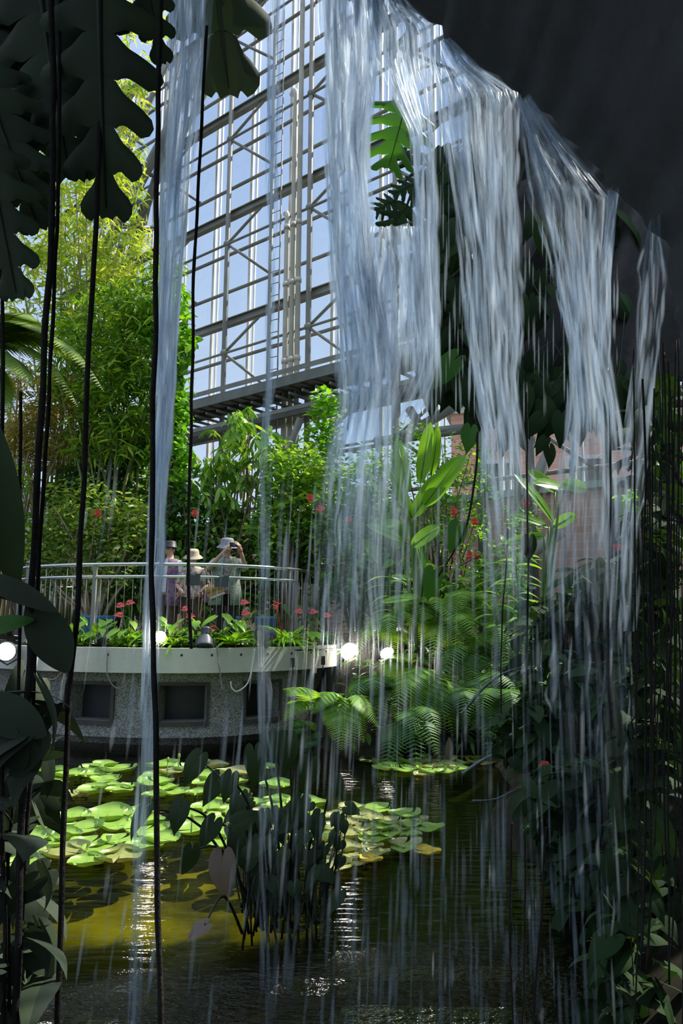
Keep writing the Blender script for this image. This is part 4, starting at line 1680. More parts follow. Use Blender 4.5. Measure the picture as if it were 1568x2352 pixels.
# reddish folded leaves standing at the far right raft
for px, py, h, lab in ((1000, 1745, .20, 'rusty folded lily leaf standing left of its pair at the far raft'), (1028, 1748, .28, 'rusty folded lily leaf standing right of its pair at the far raft')):
    c = on_water(px, py)
    mb = MB()
    mb.strip(c, V((.1, 0, 1)).normalized(), V((0, -1, .1)).normalized(), h, .09, lance, .2, 5)
    tag(mb.build('lily_leaf', M['taro_tan']), lab, 'lily leaf', 'standing rusty lily leaves')

# ------------------------------------------------------------------ taro in the foreground water
def taro(label, basepx, leaves, Yb, extra=0):
    """leaves: (px,py,len_px,facing_angle,tilt,material)"""
    b = on_water(*basepx)
    t = thing('taro_plant', label, 'taro', b, 'dark taro plants standing in the pond')
    for (px, py, lp, an, ti, mm) in leaves:
        Y = Yb + U(-.25, .25)
        p = at(px, py, Y)
        L = lp * .85 * Y / FPX
        q = b + V((U(-.12, .12), U(-.12, .12), 0))
        st = MB()
        st.tube(curve([q - V((0, 0, .1)), q.lerp(p, .55) + V((0, 0, .12)), p], 10), [.010 - .005 * i / 10 for i in range(11)], 6)
        st.build('petiole', M['root_stem'], t)
        d = V((math.cos(an) * math.cos(ti), -math.sin(ti), math.sin(an) * math.cos(ti))).normalized()
        nn = V((U(-.6, .6), -.8, U(.2, .8)))
        nn = (nn - d * nn.dot(d)).normalized()
        lf = MB()
        lf.heart(p, d, nn, L, L * U(.66, .8), U(.5, 1.1), .16)
        lf.build('leaf', M[mm], t)
    for i in range(extra):
        q = b + V((U(-.25, .25), U(-.2, .2), 0))
        p = q + V((U(-.15, .15), U(-.1, .1), U(.2, .6)))
        st = MB()
        st.tube(curve([q - V((0, 0, .1)), q.lerp(p, .5) + V((U(-.03, .03), 0, 0)), p], 7), [.007 - .004 * j / 7 for j in range(8)], 5)
        st.build('petiole', M['root_stem'], t)
        lf = MB()
        d = V((U(-1, 1), -.4, U(-1.2, -.2))).normalized()
        nn = V((0, -.8, .5))
        nn = (nn - d * nn.dot(d)).normalized()
        lf.heart(p, d, nn, U(.07, .14), U(.06, .10), .7)
        lf.build('leaf', M['taro'], t)
    return t


D = -PI / 2
taro('dark taro with broad drooping leaves, its tallest leaf before the terrace wall', (640, 2080),
     [(455, 1742, 85, D - .5, .3, 'taro'), (530, 1785, 70, D - .3, .4, 'taro'), (585, 1730, 95, D + .2, .3, 'taro'), (660, 1700, 95, D + .1, .3, 'taro'), (712, 1755, 85, D - .2, .3, 'taro'), (620, 1690, 70, D + .3, .5, 'taro'), (550, 1830, 80, D - .3, .3, 'taro'), (690, 1835, 70, D - .4, .4, 'taro'), (500, 1790, 80, D - .5, .35, 'taro')], 4.5, 8)
taro('taro leaning left with hanging heart leaves over the lit lily pads', (610, 2060),
     [(415, 1850, 80, D - .25, .3, 'taro'), (440, 1955, 75, D - .1, .25, 'taro'), (490, 1890, 75, D - .5, .3, 'taro'), (555, 1905, 95, D - .35, .35, 'taro'), (568, 1975, 80, PI / 2 - .5, .2, 'taro'), (545, 1890, 75, .45, .25, 'taro'), (335, 1855, 95, D - .7, .25, 'taro')], 4.3, 4)
taro('taro clump of thin dark stems with small leaves right of the broad-leaved one', (690, 2060), [(770, 1790, 60, D + .4, .3, 'taro'), (730, 1880, 60, D - .2, .4, 'taro')], 4.5, 30)
taro('taro with withered brownish leaves hanging over the dark water', (560, 2090),
     [(510, 1975, 115, D - .05, .2, 'taro_tan'), (470, 2125, 60, PI + .35, .5, 'taro_tan')], 4.05, 0)
taro('taro clump of straight dark stems at the centre of the foreground', (655, 2110), [(580, 1930, 60, D, .4, 'taro')], 4.2, 26)
# ------------------------------------------------------------------ people
M['skin'] = pmat('skin', (.60, .38, .27), (.54, .33, .23), 8, .55)
M['hair'] = pmat('dark_hair', (.03, .025, .022), (.02, .016, .014), 30, .5)
M['hat_grey'] = pmat('grey_hat_cloth', (.27, .27, .28), (.19, .19, .20), 30, .9)
M['hat_beige'] = pmat('beige_hat_cloth', (.46, .39, .29), (.38, .32, .23), 30, .9)
M['tunic'] = pmat('patterned_tunic', (.52, .46, .42), (.16, .14, .13), 24, .85)
M['gilet'] = pmat('green_print', (.42, .48, .38), (.05, .09, .07), 60, .85)
M['trouser'] = pmat('black_trousers', (.022, .022, .026), (.014, .014, .017), 20, .85)
M['brown_trouser'] = pmat('brown_trousers', (.09, .055, .035), (.06, .04, .025), 20, .85)
M['blouse'] = pmat('floral_blouse', (.68, .60, .52), (.22, .13, .09), 20, .85)
M['plaid'] = pmat('purple_plaid', (.30, .17, .25), (.10, .05, .10), 30, .85)
M['white_cloth'] = pmat('white_top', (.72, .70, .68), (.60, .58, .56), 10, .85)
M['tan'] = pmat('tan_leather', (.58, .36, .14), (.48, .28, .10), 6, .5)
M['pink'] = pmat('pink_band', (.62, .22, .24), (.5, .16, .18), 8, .7)
M['camera_black'] = pmat('camera_body', (.03, .03, .032), (.02, .02, .022), 12, .4)


def capsule(mb, a, b, r0, r1, n=10):
    a, b = V(a), V(b)
    mb.tube([a + (a - b).normalized() * r0 * .6, a, a.lerp(b, .5), b, b + (b - a).normalized() * r1 * .6], [r0 * .6, r0, (r0 + r1) / 2, r1, r1 * .6], n)


def hand(mb, wrist, d, palm_n, curl, s=1.0):
    """palm and five separate bent fingers"""
    d = V(d).normalized()
    n_ = V(palm_n)
    n_ = (n_ - d * n_.dot(d)).normalized()
    sd = d.cross(n_)
    w0 = V(wrist)
    mb.ball(w0 + d * .045 * s, (.036 * s, .030 * s, .036 * s), 10, 8)
    for i, (o, l) in enumerate(((-.028, .070), (-.009, .080), (.010, .074), (.028, .058))):
        p0 = w0 + d * .075 * s + sd * o * s
        p1 = p0 + (d * math.cos(curl * .5) + n_ * math.sin(curl * .5)) * l * .5 * s
        p2 = p1 + (d * math.cos(curl) + n_ * math.sin(curl)) * l * .5 * s
        mb.tube([p0 - d * .02, p0, p1, p2], [.010 * s, .0105 * s, .0095 * s, .0075 * s], 7)
    q0 = w0 + d * .03 * s - sd * .03 * s
    q1 = q0 + (d * .5 - sd * .7 + n_ * .5).normalized() * .035 * s
    q2 = q1 + (d * .8 + n_ * .6).normalized() * .03 * s
    mb.tube([q0, q1, q2], [.013 * s, .011 * s, .008 * s], 7)


def remesh(o, vs, smooth=4):
    md = o.modifiers.new('skin', 'REMESH')
    md.mode = 'VOXEL'
    md.voxel_size = vs
    md.use_smooth_shade = True
    s_ = o.modifiers.new('soft', 'SMOOTH')
    s_.iterations = smooth
    s_.factor = .5
    return o


def person(label, base, h, face, head_tilt, arms, top, bottom, grp, hem=.56, hatmat=None, hair=True, long_vest=None, lean=(0, 0)):
    """face: angle the body faces (0 = to the camera); arms: two (elbow, wrist, curl) in body space as share of height"""
    base = V(base)
    R = Matrix.Rotation(face, 3, 'Z')

    def P(x, y, z):
        # x to the person's own left as seen from the front = +x in the picture, -y forward
        return base + R @ (V((x + lean[0] * z, y + lean[1] * z, z)) * h)
    t = thing('person', label, 'person', base, grp)
    mb = MB()
    hc = P(0, -.012 + head_tilt * .03, .925)
    hr = .062 * h
    mb.ball(hc, (hr * .80, hr * .95, hr * 1.14), 16, 12)                                # skull
    mb.ball(hc + R @ V((0, -.018, -.048)) * (h / 1.0) * .62, (hr * .58, hr * .62, hr * .55), 12, 8)   # jaw
    fx = R @ V((0, -1, 0))
    sx_ = R @ V((1, 0, 0))
    mb.tube([hc + fx * hr * .86 + V((0, 0, hr * .12)), hc + fx * hr * 1.12 - V((0, 0, hr * .16)), hc + fx * hr * .9 - V((0, 0, hr * .26))], [hr * .08, hr * .15, hr * .1], 7)
    for sg in (-1, 1):
        mb.ball(hc + sx_ * sg * hr * .8 - V((0, 0, hr * .05)), (hr * .16, hr * .2, hr * .28), 8, 6)
        mb.ball(hc + fx * hr * .80 + sx_ * sg * hr * .34 + V((0, 0, hr * .22)), (hr * .26, hr * .14, hr * .07), 8, 6)   # brow
    mb.ball(hc + fx * hr * .80 - V((0, 0, hr * .52)), (hr * .28, hr * .14, hr * .09), 8, 6)    # lips
    capsule(mb, P(0, 0, .80), P(0, -.005, .88), .040 * h, .034 * h)
    # trunk
    rows_ = [(.47, .095, .070), (.52, .105, .075), (.60, .090, .068), (.70, .100, .070), (.77, .112, .066), (.815, .085, .052), (.835, .045, .04)]
    mb.grid([[P(a * math.cos(q * PI / 8), b_ * math.sin(q * PI / 8), z) for q in range(16)] for z, a, b_ in rows_], closed=True)
    mb.f.append(tuple(range(len(mb.v) - 16, len(mb.v))))
    mb.f.append(tuple(reversed(range(len(mb.v) - 16 * 7, len(mb.v) - 16 * 6))))
    for sg in (-1, 1):
        hip, kn, an = P(.055 * sg, 0, .50), P(.06 * sg, -.01, .28), P(.06 * sg, .01, .045)
        capsule(mb, hip, kn, .056 * h, .036 * h)
        capsule(mb, kn, an, .036 * h, .024 * h)
        capsule(mb, P(.06 * sg, .015, .022), P(.07 * sg, -.085, .016), .024 * h, .020 * h)
    jo = []
    for sg, (el, wr, curl) in zip((-1, 1), arms):
        sh = P(.108 * sg, 0, .785)
        el, wr = P(*el), P(*wr)
        capsule(mb, sh, el, .032 * h, .025 * h)
        capsule(mb, el, wr, .025 * h, .017 * h)
        d = (wr - el).normalized()
        hand(mb, wr, d, R @ V((-sg * .6, -.2, .3)), curl, h / 1.6)
        jo.append((sh, el, wr))
    remesh(mb.build('body', M['skin'], t), .0065)
    # eyes and mouth as their own small pieces
    for sg in (-1, 1):
        e = MB()
        e.ball(hc + fx * hr * .86 + sx_ * sg * hr * .33 + V((0, 0, hr * .05)), hr * .11, 8, 6)
        e.build('eye', M['hair'], t)
    e = MB()
    e.ball(hc + fx * hr * .93 - V((0, 0, hr * .52)), (hr * .24, hr * .05, hr * .035), 8, 6)
    e.build('mouth', M['pink'], t)
    # top
    mb = MB()
    g_ = 1.16
    rows2 = [(hem - .06, .128, .098), (hem, .122, .092), (.60, .108, .084), (.70, .114, .082), (.77, .124, .076), (.815, .096, .060), (.832, .056, .048)]
    mb.grid([[P(a * math.cos(q * PI / 8), b_ * math.sin(q * PI / 8), z) for q in range(16)] for z, a, b_ in rows2], closed=True)
    mb.f.append(tuple(range(len(mb.v) - 16, len(mb.v))))
    mb.f.append(tuple(reversed(range(len(mb.v) - 16 * 7, len(mb.v) - 16 * 6))))
    for sh, el, wr in jo:
        capsule(mb, sh, sh.lerp(el, .86), .042 * h, .038 * h)
    remesh(mb.build('top', M[top], t), .009, 3)
    if long_vest:
        v_ = MB()
        for a0_, a1_ in ((-.15 * PI, .42 * PI), (.58 * PI, 1.15 * PI)):
            rr = []
            for z, a, b_ in ((.36, .165, .13), (.46, .15, .118), (.58, .130, .104), (.70, .126, .094), (.78, .130, .085), (.826, .08, .06)):
                rr.append([P(a * math.cos(-a0_ + (a0_ - a1_) * q / 10), b_ * math.sin(-a0_ + (a0_ - a1_) * q / 10), z) for q in range(11)])
            v_.grid(rr)
        vo = v_.build('vest', M[long_vest], t)
        so = vo.modifiers.new('cloth', 'SOLIDIFY')
        so.thickness = .008
    mb = MB()
    mb.grid([[P(a * math.cos(q * PI / 8), b_ * math.sin(q * PI / 8), z) for q in range(16)] for z, a, b_ in ((.44, .108, .082), (.50, .112, .086), (.56, .10, .078))], closed=True)
    for sg in (-1, 1):
        hip, kn, an = P(.055 * sg, 0, .50), P(.06 * sg, -.01, .28), P(.06 * sg, .01, .06)
        capsule(mb, hip, kn, .066 * h, .047 * h)
        capsule(mb, kn, an, .047 * h, .036 * h)
    remesh(mb.build('trousers', M[bottom], t), .010, 3)
    for sg in (-1, 1):
        s_ = MB()
        s_.tube([P(.06 * sg, .03, .016), P(.062 * sg, .0, .026), P(.068 * sg, -.05, .022), P(.072 * sg, -.10, .012)], [.024 * h, .030 * h, .027 * h, .016 * h], 9)
        s_.build('shoe', M['trouser'], t)
    if hair:
        mb = MB()
        mb.ball(hc + V((0, 0, hr * .12)) - fx * hr * .2, (hr * .92, hr * .98, hr * 1.12), 14, 10)
        mb.build('hair', M['hair'], t)
    if hatmat:
        mb = MB()
        tl = (V((0, 0, 1)) + fx * (.16 - head_tilt * .1)).normalized()
        cc_ = hc + V((0, 0, hr * .28))
        mb.lathe([(hr * 1.75, -hr * .36), (hr * 1.35, hr * .0), (hr * 1.10, hr * .18), (hr * 1.04, hr * .85), (hr * .85, hr * 1.12), (hr * .3, hr * 1.2), (.002, hr * 1.2)], cc_, tl, 22)
        mb.f.pop(-2)
        mb.build('hat', M[hatmat], t)
    return t, P, jo, hc, hr


FLOOR = 1.335
c = at(520, 1480, 10.75)
w1, P1, J1, hc1, hr1 = person('woman in a grey bucket hat raising a camera with both hands', (c.x - .03, 10.75, FLOOR), 1.49, .16, 0,
                          (((-.175, -.10, .71), (-.005, -.225, .885), 1.1), ((.185, -.06, .715), (.115, -.225, .895), 1.1)), 'tunic', 'trouser', 'people behind the railing', .56, 'hat_grey', True, 'gilet')
cm = P1(.055, -.262, .925)
ct = thing('compact_camera', 'small black camera held up by the woman in the grey hat', 'camera', cm)
Rz = Matrix.Rotation(.16, 3, 'Z')
mb = MB()
mb.box(cm, (.105, .03, .062), Rz)
mb.build('body', M['camera_black'], ct, smooth=False)
mb = MB()
mb.lathe([(.022, 0), (.022, .02), (.018, .03), (.016, .03), (.001, .025)], cm + Rz @ V((.01, -.015, 0)), Rz @ V((0, -1, 0)), 16)
mb.build('camera_lens', M['lamp_grey'], ct)
# pink wrist band
mb = MB()
e_, w_ = J1[1][1], J1[1][2]
mb.tube([e_.lerp(w_, .86), e_.lerp(w_, 1.02)], .034, 12)
tag(mb.build('wrist_band', M['pink']), 'pink cloth band on the raised wrist of the woman in the grey hat', 'wrist band')
# tan bag
bc = P1(-.105, -.09, .50)
bt_ = thing('shoulder_bag', 'tan leather bag hanging at the hip of the woman in the grey hat', 'bag', bc - V((0, 0, .1)))
mb = MB()
mb.box((0, 0, 0), (.25, .09, .15))
bg_ = mb
Rr = Matrix.Rotation(-.38, 3, 'Y')
bg_.v = [tuple(bc + Rr @ V(q)) for q in bg_.v]
bo = bg_.build('pouch', M['tan'], bt_)
bv = bo.modifiers.new('round', 'BEVEL')
bv.width = .03
bv.segments = 4
mb = MB()
mb.box((0, 0, 0), (.235, .015, .09))
mb.v = [tuple(bc + Rr @ (V(q) + V((0, -.05, .035)))) for q in mb.v]
mb.build('flap', M['tan'], bt_)
mb = MB()
mb.box((0, 0, 0), (.22, .05, .03))
mb.v = [tuple(bc + Rr @ (V(q) + V((.01, -.015, -.085)))) for q in mb.v]
mb.build('pale_base', M['white_cloth'], bt_)['label'] = 'pale underside of the bag'
mb = MB()
mb.tube(curve([bc + Rr @ V((.11, -.02, .06)), P1(0, -.125, .62), P1(.04, -.105, .72), P1(.075, -.06, .83), P1(.06, .09, .72), bc + V((-.05, .12, .08))], 18), .010, 6, flat=.5)
mb.build('strap', M['tan'], bt_)

c = at(437, 1480, 10.85)
w2, P2, J2, hc2, hr2 = person('person in a beige bucket hat and floral top looking down behind the railing', (c.x, 10.85, FLOOR), 1.33, .1, -1.2,
                            (((-.165, -.03, .62), (-.10, -.13, .55), .8), ((.165, -.03, .62), (.10, -.12, .54), .8)), 'blouse', 'brown_trouser', 'people behind the railing', .55, 'hat_beige', True)
bb = P2(.20, -.06, .53)
t = thing('tote_bag', 'dark cloth bag at the side of the person in the beige hat', 'bag', bb - V((0, 0, .12)))
mb = MB()
mb.grid([[bb + V((a * math.cos(q * PI / 6), .06 * math.sin(q * PI / 6), z)) for q in range(12)] for z, a in ((-.13, .06), (-.12, .10), (-.02, .11), (.08, .09), (.10, .08))], closed=True)
mb.build('pouch', M['plaid'], t)
mb = MB()
mb.tube(curve([bb + V((-.07, 0, .09)), bb + V((-.05, -.02, .25)), P2(.13, -.03, .81), bb + V((.03, .05, .25)), bb + V((.07, 0, .09))], 14), .008, 5)
mb.build('strap', M['black'], t)

c = at(383, 1480, 10.9)
w3, P3, J3, hc3, hr3 = person('person in a purple plaid shirt partly hidden by the thick water stream', (c.x, 10.9, FLOOR), 1.46, -.35, 0,
                            (((-.16, .0, .63), (-.15, -.06, .50), .5), ((.16, .0, .63), (.155, -.05, .50), .5)), 'white_cloth', 'brown_trouser', 'people behind the railing', .55, None, True, 'plaid')
mb = MB()
mb.lathe([(hr3 * 1.45, -hr3 * .1), (hr3 * 1.1, hr3 * .12), (hr3 * 1.04, hr3 * .8), (hr3 * .8, hr3 * 1.1), (.002, hr3 * 1.18)], hc3 + V((0, 0, hr3 * .3)), (0, 0, 1), 20)
mb.build('hat', M['black'], w3)
# ------------------------------------------------------------------ cave rock framing the view
rock, nt, out = new_mat('cave_rock')
p = nt.nodes.new('ShaderNodeBsdfPrincipled')
p.inputs['Roughness'].default_value = .9
p.inputs['Specular IOR Level'].default_value = .12
n1 = noise_tex(nt, 3, 6)
nt.links.new(ramp(nt, [(.3, (.058, .056, .054)), (.7, (.086, .084, .082))], n1.outputs[0]), p.inputs['Base Color'])
n2 = noise_tex(nt, 14, 6)
bp = nt.nodes.new('ShaderNodeBump')
bp.inputs['Strength'].default_value = .5
bp.inputs['Distance'].default_value = .02
nt.links.new(n2.outputs[0], bp.inputs['Height'])
nt.links.new(bp.outputs[0], p.inputs['Normal'])
nt.links.new(p.outputs[0], out.inputs[0])
M['rock'] = rock

LIP = [(-560, -760, 3.0), (-300, -520, 3.2), (200, -300, 3.3), (600, -150, 3.3), (760, -60, 3.25), (905, 0, 3.2), (960, 32, 3.15), (1012, 62, 3.1), (1040, 108, 3.05), (1090, 148, 3.0), (1140, 178, 2.95), (1200, 213, 2.9), (1240, 250, 2.85),
       (1300, 312, 2.8), (1340, 347, 2.75), (1380, 400, 2.7), (1425, 440, 2.65), (1475, 500, 2.6), (1525, 560, 2.5), (1552, 700, 2.45), (1570, 880, 2.4), (1600, 1050, 2.4), (1620, 1500, 2.4), (1630, 2100, 2.4), (1640, 2900, 2.4)]
lip = []
for (a, b) in zip(LIP[:-1], LIP[1:]):
    n = max(1, int(math.hypot(a[0] - b[0], a[1] - b[1]) / 22))
    for i in range(n):
        t = i / n
        q = [a[j] + (b[j] - a[j]) * t for j in range(3)]
        j1 = 14 * noise.noise((q[0] * .02, q[1] * .02, 0)) + 8 * noise.noise((q[0] * .06, q[1] * .06, 3))
        lip.append(at(q[0] + j1, q[1] - j1, q[2]))
rows = []
for P_ in lip:
    right = max(0, min(1, (2.6 - P_.z) / .6))       # 0 on the ceiling, 1 on the side wall
    row = []
    A = V((P_.x * 1.05 + .25 * right, -3.2, P_.z + .5 * (1 - right)))
    B = V((P_.x * 1.1 + 1.6 * right, -3.2, P_.z + 1.6 * (1 - right)))
    O1 = P_ + V((.18 + .25 * right, .03, .16))
    for v in (1, .8, .6, .42, .28, .16, .08, .03, 0):
        q = P_.lerp(A, v)
        dn = .16 * min(1, v * 5) * noise.noise(q * 1.3) + .05 * min(1, v * 12) * noise.noise(q * 5)
        row.append(q + V((dn * right, 0, dn + .03 * right)))
    row.append(P_ + V((.05, .05, .06)))
    row.append(O1)
    for v in (.2, .5, 1):
        q = O1.lerp(B, v)
        row.append(q + V((0, 0, .12 * noise.noise(q * 2))))
    rows.append(row)
mb = MB()
mb.grid(rows)
struct(mb.build('ceiling', M['rock'], origin=(0, 0, 3)), 'dark rough rock roof and side of the cave behind the waterfall', 'cave rock')

# rock shelf beyond the fall on the right, carrying hanging plants
mb = MB()
rows = []
edgeL = [(1075, 60), (1078, 250), (1085, 420), (1090, 560), (1085, 700), (1100, 800), (1130, 870), (1190, 905), (1260, 900), (1330, 880), (1420, 885), (1500, 880), (1640, 860)]
e3 = curve([V((x, y, 0)) for x, y in edgeL], 60)
for q in e3:
    f_ = at(q.x, q.y, 4.55 + .3 * noise.noise((q.x * .01, q.y * .01, 5)))
    cen = at(1500, 250, 4.65)
    row = []
    for v in (0, .12, .3, .5, .75, 1):
        g_ = f_.lerp(cen, v)
        row.append(g_ + V((0, -.45 * math.sin(min(1, v * 2) * PI / 2) * .6 + .12 * noise.noise(g_ * 3), 0)))
    for v in (.9, .5, .2):
        g_ = f_.lerp(cen, v)
        row.append(g_ + V((0, .45, 0)))
    row.append(f_ + V((0, .06, 0)))
    rows.append(row)
mb.grid(rows)
struct(mb.build('wall_right', M['rock'], origin=at(1500, 250, 4.65)), 'dark rock shelf beyond the waterfall at right', 'cave rock')

# ------------------------------------------------------------------ leaves hanging from the shelf
def hang_leaves(name, label, cat, specs, mm, grp=None, stemw=.008, top=None):
    t = thing(name, label, cat, top, grp)
    for (px, py, Y, L, an, ti) in specs:
        p_ = at(px, py, Y)
        d = V((math.cos(an) * math.cos(ti), -math.sin(ti), math.sin(an) * math.cos(ti))).normalized()
        nn = V((U(-.4, .4), -1, .35))
        nn = (nn - d * nn.dot(d)).normalized()
        lf = MB()
        lf.heart(p_, d, nn, L, L * .72, .7, .1)
        lf.build('leaf', M[mm], t)
    return t


f = MB()
stm = MB()
for i in range(330):
    k_ = U(0, 1)
    if k_ < .45:
        px, py = rnd.gauss(1035, 38), U(350, 900)
    elif k_ < .85:
        px, py = U(1080, 1480), rnd.gauss(890, 40)
    else:
        px, py = U(1080, 1450), U(350, 850)
    if px < 965 or py > 975:
        continue
    Y = U(4.0, 4.85)
    p_ = at(px, py, Y)
    an = D + U(-.9, .9)
    d = V((math.cos(an), U(-.5, .3), math.sin(an))).normalized()
    nn = V((U(-.6, .6), -1, U(.0, .8)))
    nn = (nn - d * nn.dot(d)).normalized()
    L = U(.12, .27)
    f.heart(p_, d, nn, L, L * U(.5, .75), U(.4, 1), .1)
    if rnd.random() < .35:
        stm.tube(curve([p_, p_ + V((U(-.05, .15), .05, .15)), p_ + V((U(0, .3), .1, U(.2, .5)))], 5), .004, 4)
c = at(1060, 700, 4.0)
t = thing('climbing_philodendron', 'mass of dark philodendron leaves hanging behind the right of the waterfall', 'philodendron', c)
f.build('foliage', M['dark_leaf'], t)
stm.build('vine_stems', M['root_stem'], t)

# monstera hanging in the light
def monstera(label, leaves, mm, root_at, grp):
    t = thing('monstera', label, 'monstera', root_at, grp)
    for i, (px, py, tx, ty, Y, Wpx, lob, face, cut) in enumerate(leaves):
        p0, p1 = at(px, py, Y), at(tx, ty, Y + U(-.06, .06))
        d = p1 - p0
        L = d.length
        d.normalize()
        nn = V(face)
        nn = (nn - d * nn.dot(d)).normalized()
        lf = MB()
        lf.monstera(p0, d, nn, L, Wpx * Y / FPX, lob, .35, cut, seed=i * 7 + int(px))
        lf.build('leaf', M[mm], t)
        st = MB()
        up = V(root_at)
        st.tube(curve([p0, p0.lerp(up, .4) + V((0, 0, .10)), up], 8), [.007 + .006 * j / 8 for j in range(9)], 6)
        st.build('petiole', M['root_stem'], t)
    return t


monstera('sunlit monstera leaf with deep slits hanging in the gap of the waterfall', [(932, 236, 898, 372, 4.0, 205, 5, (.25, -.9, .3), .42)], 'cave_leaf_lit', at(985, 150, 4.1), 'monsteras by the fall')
monstera('dark monstera with small slit leaves below the sunlit leaf', [(905, 462, 862, 480, 4.1, 95, 4, (.1, -1, .3), .5), (935, 470, 885, 540, 4.1, 100, 4, (.3, -.9, .2), .5), (950, 380, 925, 330, 4.1, 90, 4, (.2, -.9, .2), .5), (960, 420, 905, 440, 4.1, 80, 4, (.2, -.9, .2), .5), (965, 500, 930, 560, 4.1, 90, 4, (.2, -.9, .2), .5)], 'dark_leaf', at(1000, 400, 4.3), 'monsteras by the fall')
# big leaves lit at the middle
for (px, py, L, an, mm, Y, lab) in ((1040, 830, .27, D - .75, 'cave_leaf_lit', 4.0, 'green oval leaf hanging under the catwalk end, right of the falling water'),):
    p_ = at(px, py, Y)
    d = V((math.cos(an), -.1, math.sin(an))).normalized()
    nn = V((.25, -1, .2))
    nn = (nn - d * nn.dot(d)).normalized()
    mb = MB()
    mb.heart(p_, d, nn, L, L * .55, .4, .1)
    tag(mb.build('philodendron_leaf', M[mm]), lab, 'leaf')
# round leaves on one hanging stem
c = at(1085, 930, 3.9)
t = thing('climbing_pepper', 'dark arching stem with four round veined leaves below the leaf mass', 'climber', c)
mb = MB()
mb.tube(curve([at(1062, 820, 3.9), at(1088, 920, 3.9), at(1096, 1030, 3.85), at(1086, 1130, 3.85), at(1070, 1210, 3.85), at(1040, 1270, 3.85), at(1005, 1325, 3.85)], 40), [.0075 - .003 * i / 40 for i in range(41)], 7)
mb.build('stem', M['root'], t)
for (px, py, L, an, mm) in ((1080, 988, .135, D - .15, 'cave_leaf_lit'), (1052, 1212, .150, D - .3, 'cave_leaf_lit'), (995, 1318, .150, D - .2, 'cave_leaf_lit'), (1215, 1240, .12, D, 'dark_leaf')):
    p_ = at(px, py, 3.85)
    d = V((math.cos(an), -.05, math.sin(an))).normalized()
    nn = V((.15, -1, .15))
    nn = (nn - d * nn.dot(d)).normalized()
    lf = MB()
    lf.heart(p_, d, nn, L, L * .80, .3, .08)
    lf.build('leaf', M[mm], t)
# pointed dark leaves dangling at the bottom of the mass
hang_leaves('dark_philodendron', 'dark pointed leaves dangling in front of the brick building', 'philodendron',
            [(1195, 900, 3.8, .22, D - .1, .1), (1160, 910, 3.8, .2, D - .2, .1), (1250, 930, 3.8, .16, D + .3, .1), (1250, 1010, 3.8, .10, D - .6, .1), (1262, 1030, 3.8, .11, D + .1, .1), (1290, 960, 3.7, .16, D, .1), (1240, 960, 3.8, .14, D - .6, .1), (1330, 940, 3.7, .2, D, .1), (1100, 890, 3.9, .15, D + .2, .1), (1060, 880, 3.9, .18, D + .3, .1)],
            'dark_leaf', 'monsteras by the fall', top=at(1200, 880, 3.8))

# ------------------------------------------------------------------ upper left silhouettes
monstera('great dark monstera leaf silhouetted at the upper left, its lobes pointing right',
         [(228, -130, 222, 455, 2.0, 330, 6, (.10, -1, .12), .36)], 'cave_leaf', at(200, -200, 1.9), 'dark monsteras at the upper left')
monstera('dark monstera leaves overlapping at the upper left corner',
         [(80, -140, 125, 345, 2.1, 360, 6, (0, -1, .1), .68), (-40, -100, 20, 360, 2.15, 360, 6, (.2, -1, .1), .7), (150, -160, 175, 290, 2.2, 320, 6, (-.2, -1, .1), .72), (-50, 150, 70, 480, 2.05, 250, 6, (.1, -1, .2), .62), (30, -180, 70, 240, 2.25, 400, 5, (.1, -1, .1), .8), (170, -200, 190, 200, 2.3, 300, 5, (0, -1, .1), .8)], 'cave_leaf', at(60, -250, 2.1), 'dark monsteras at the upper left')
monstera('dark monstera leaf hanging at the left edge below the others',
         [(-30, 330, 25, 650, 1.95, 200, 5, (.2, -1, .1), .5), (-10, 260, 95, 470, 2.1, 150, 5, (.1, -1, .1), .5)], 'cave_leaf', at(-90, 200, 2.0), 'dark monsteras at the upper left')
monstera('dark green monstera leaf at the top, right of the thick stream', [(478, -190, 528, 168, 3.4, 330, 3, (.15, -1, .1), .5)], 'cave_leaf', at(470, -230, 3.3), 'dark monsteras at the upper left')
monstera('small dark monstera leaf at the top behind the thick stream', [(330, -80, 365, 120, 2.4, 130, 4, (.0, -1, .1), .5)], 'cave_leaf', at(330, -180, 2.3), 'dark monsteras at the upper left')

# lower left: broad leaf on the edge and dark foliage
t = thing('elephant_ear', 'huge dark leaf edge reaching in at the left side above the lit spotlight', 'elephant ear', at(-120, 1300, 1.9))
for (px, py, tx, ty, Y, w_, mm) in ((-40, 930, 40, 1360, 1.9, 95, 'taro'), (-60, 1455, 70, 1415, 1.95, 45, 'cave_leaf_lit'), (70, 1385, 160, 1540, 2.0, 95, 'cave_leaf'), (-60, 1320, 130, 1390, 1.92, 55, 'cave_leaf'), (-60, 1610, 105, 1680, 1.9, 95, 'cave_leaf'), (-40, 1640, 60, 1760, 1.9, 90, 'cave_leaf')):
    p0, p1 = at(px, py, Y), at(tx, ty, Y)
    d = p1 - p0
    L = d.length
    d.normalize()
    nn = V((.3, -.9, .5))
    nn = (nn - d * nn.dot(d)).normalized()
    lf = MB()
    lf.strip(p0, d, nn, L, w_ * Y / FPX, lance, .3, 14, .25, .012)
    lf.build('leaf', M[mm], t)
    st = MB()
    st.tube(curve([p0, p0 + V((-.15, 0, .0)), at(-160, 1700, Y)], 6), .012, 6)
    st.build('petiole', M['root_stem'], t)
f = MB()
for i in range(150):
    p_ = at(U(-120, 110), U(1560, 2330), U(1.9, 2.5))
    d = rdir(-1.2, .2)
    f.heart(p_, d, nrm_for(d, .8), U(.08, .2), U(.06, .13), .8)
c = at(-60, 2200, 2.2)
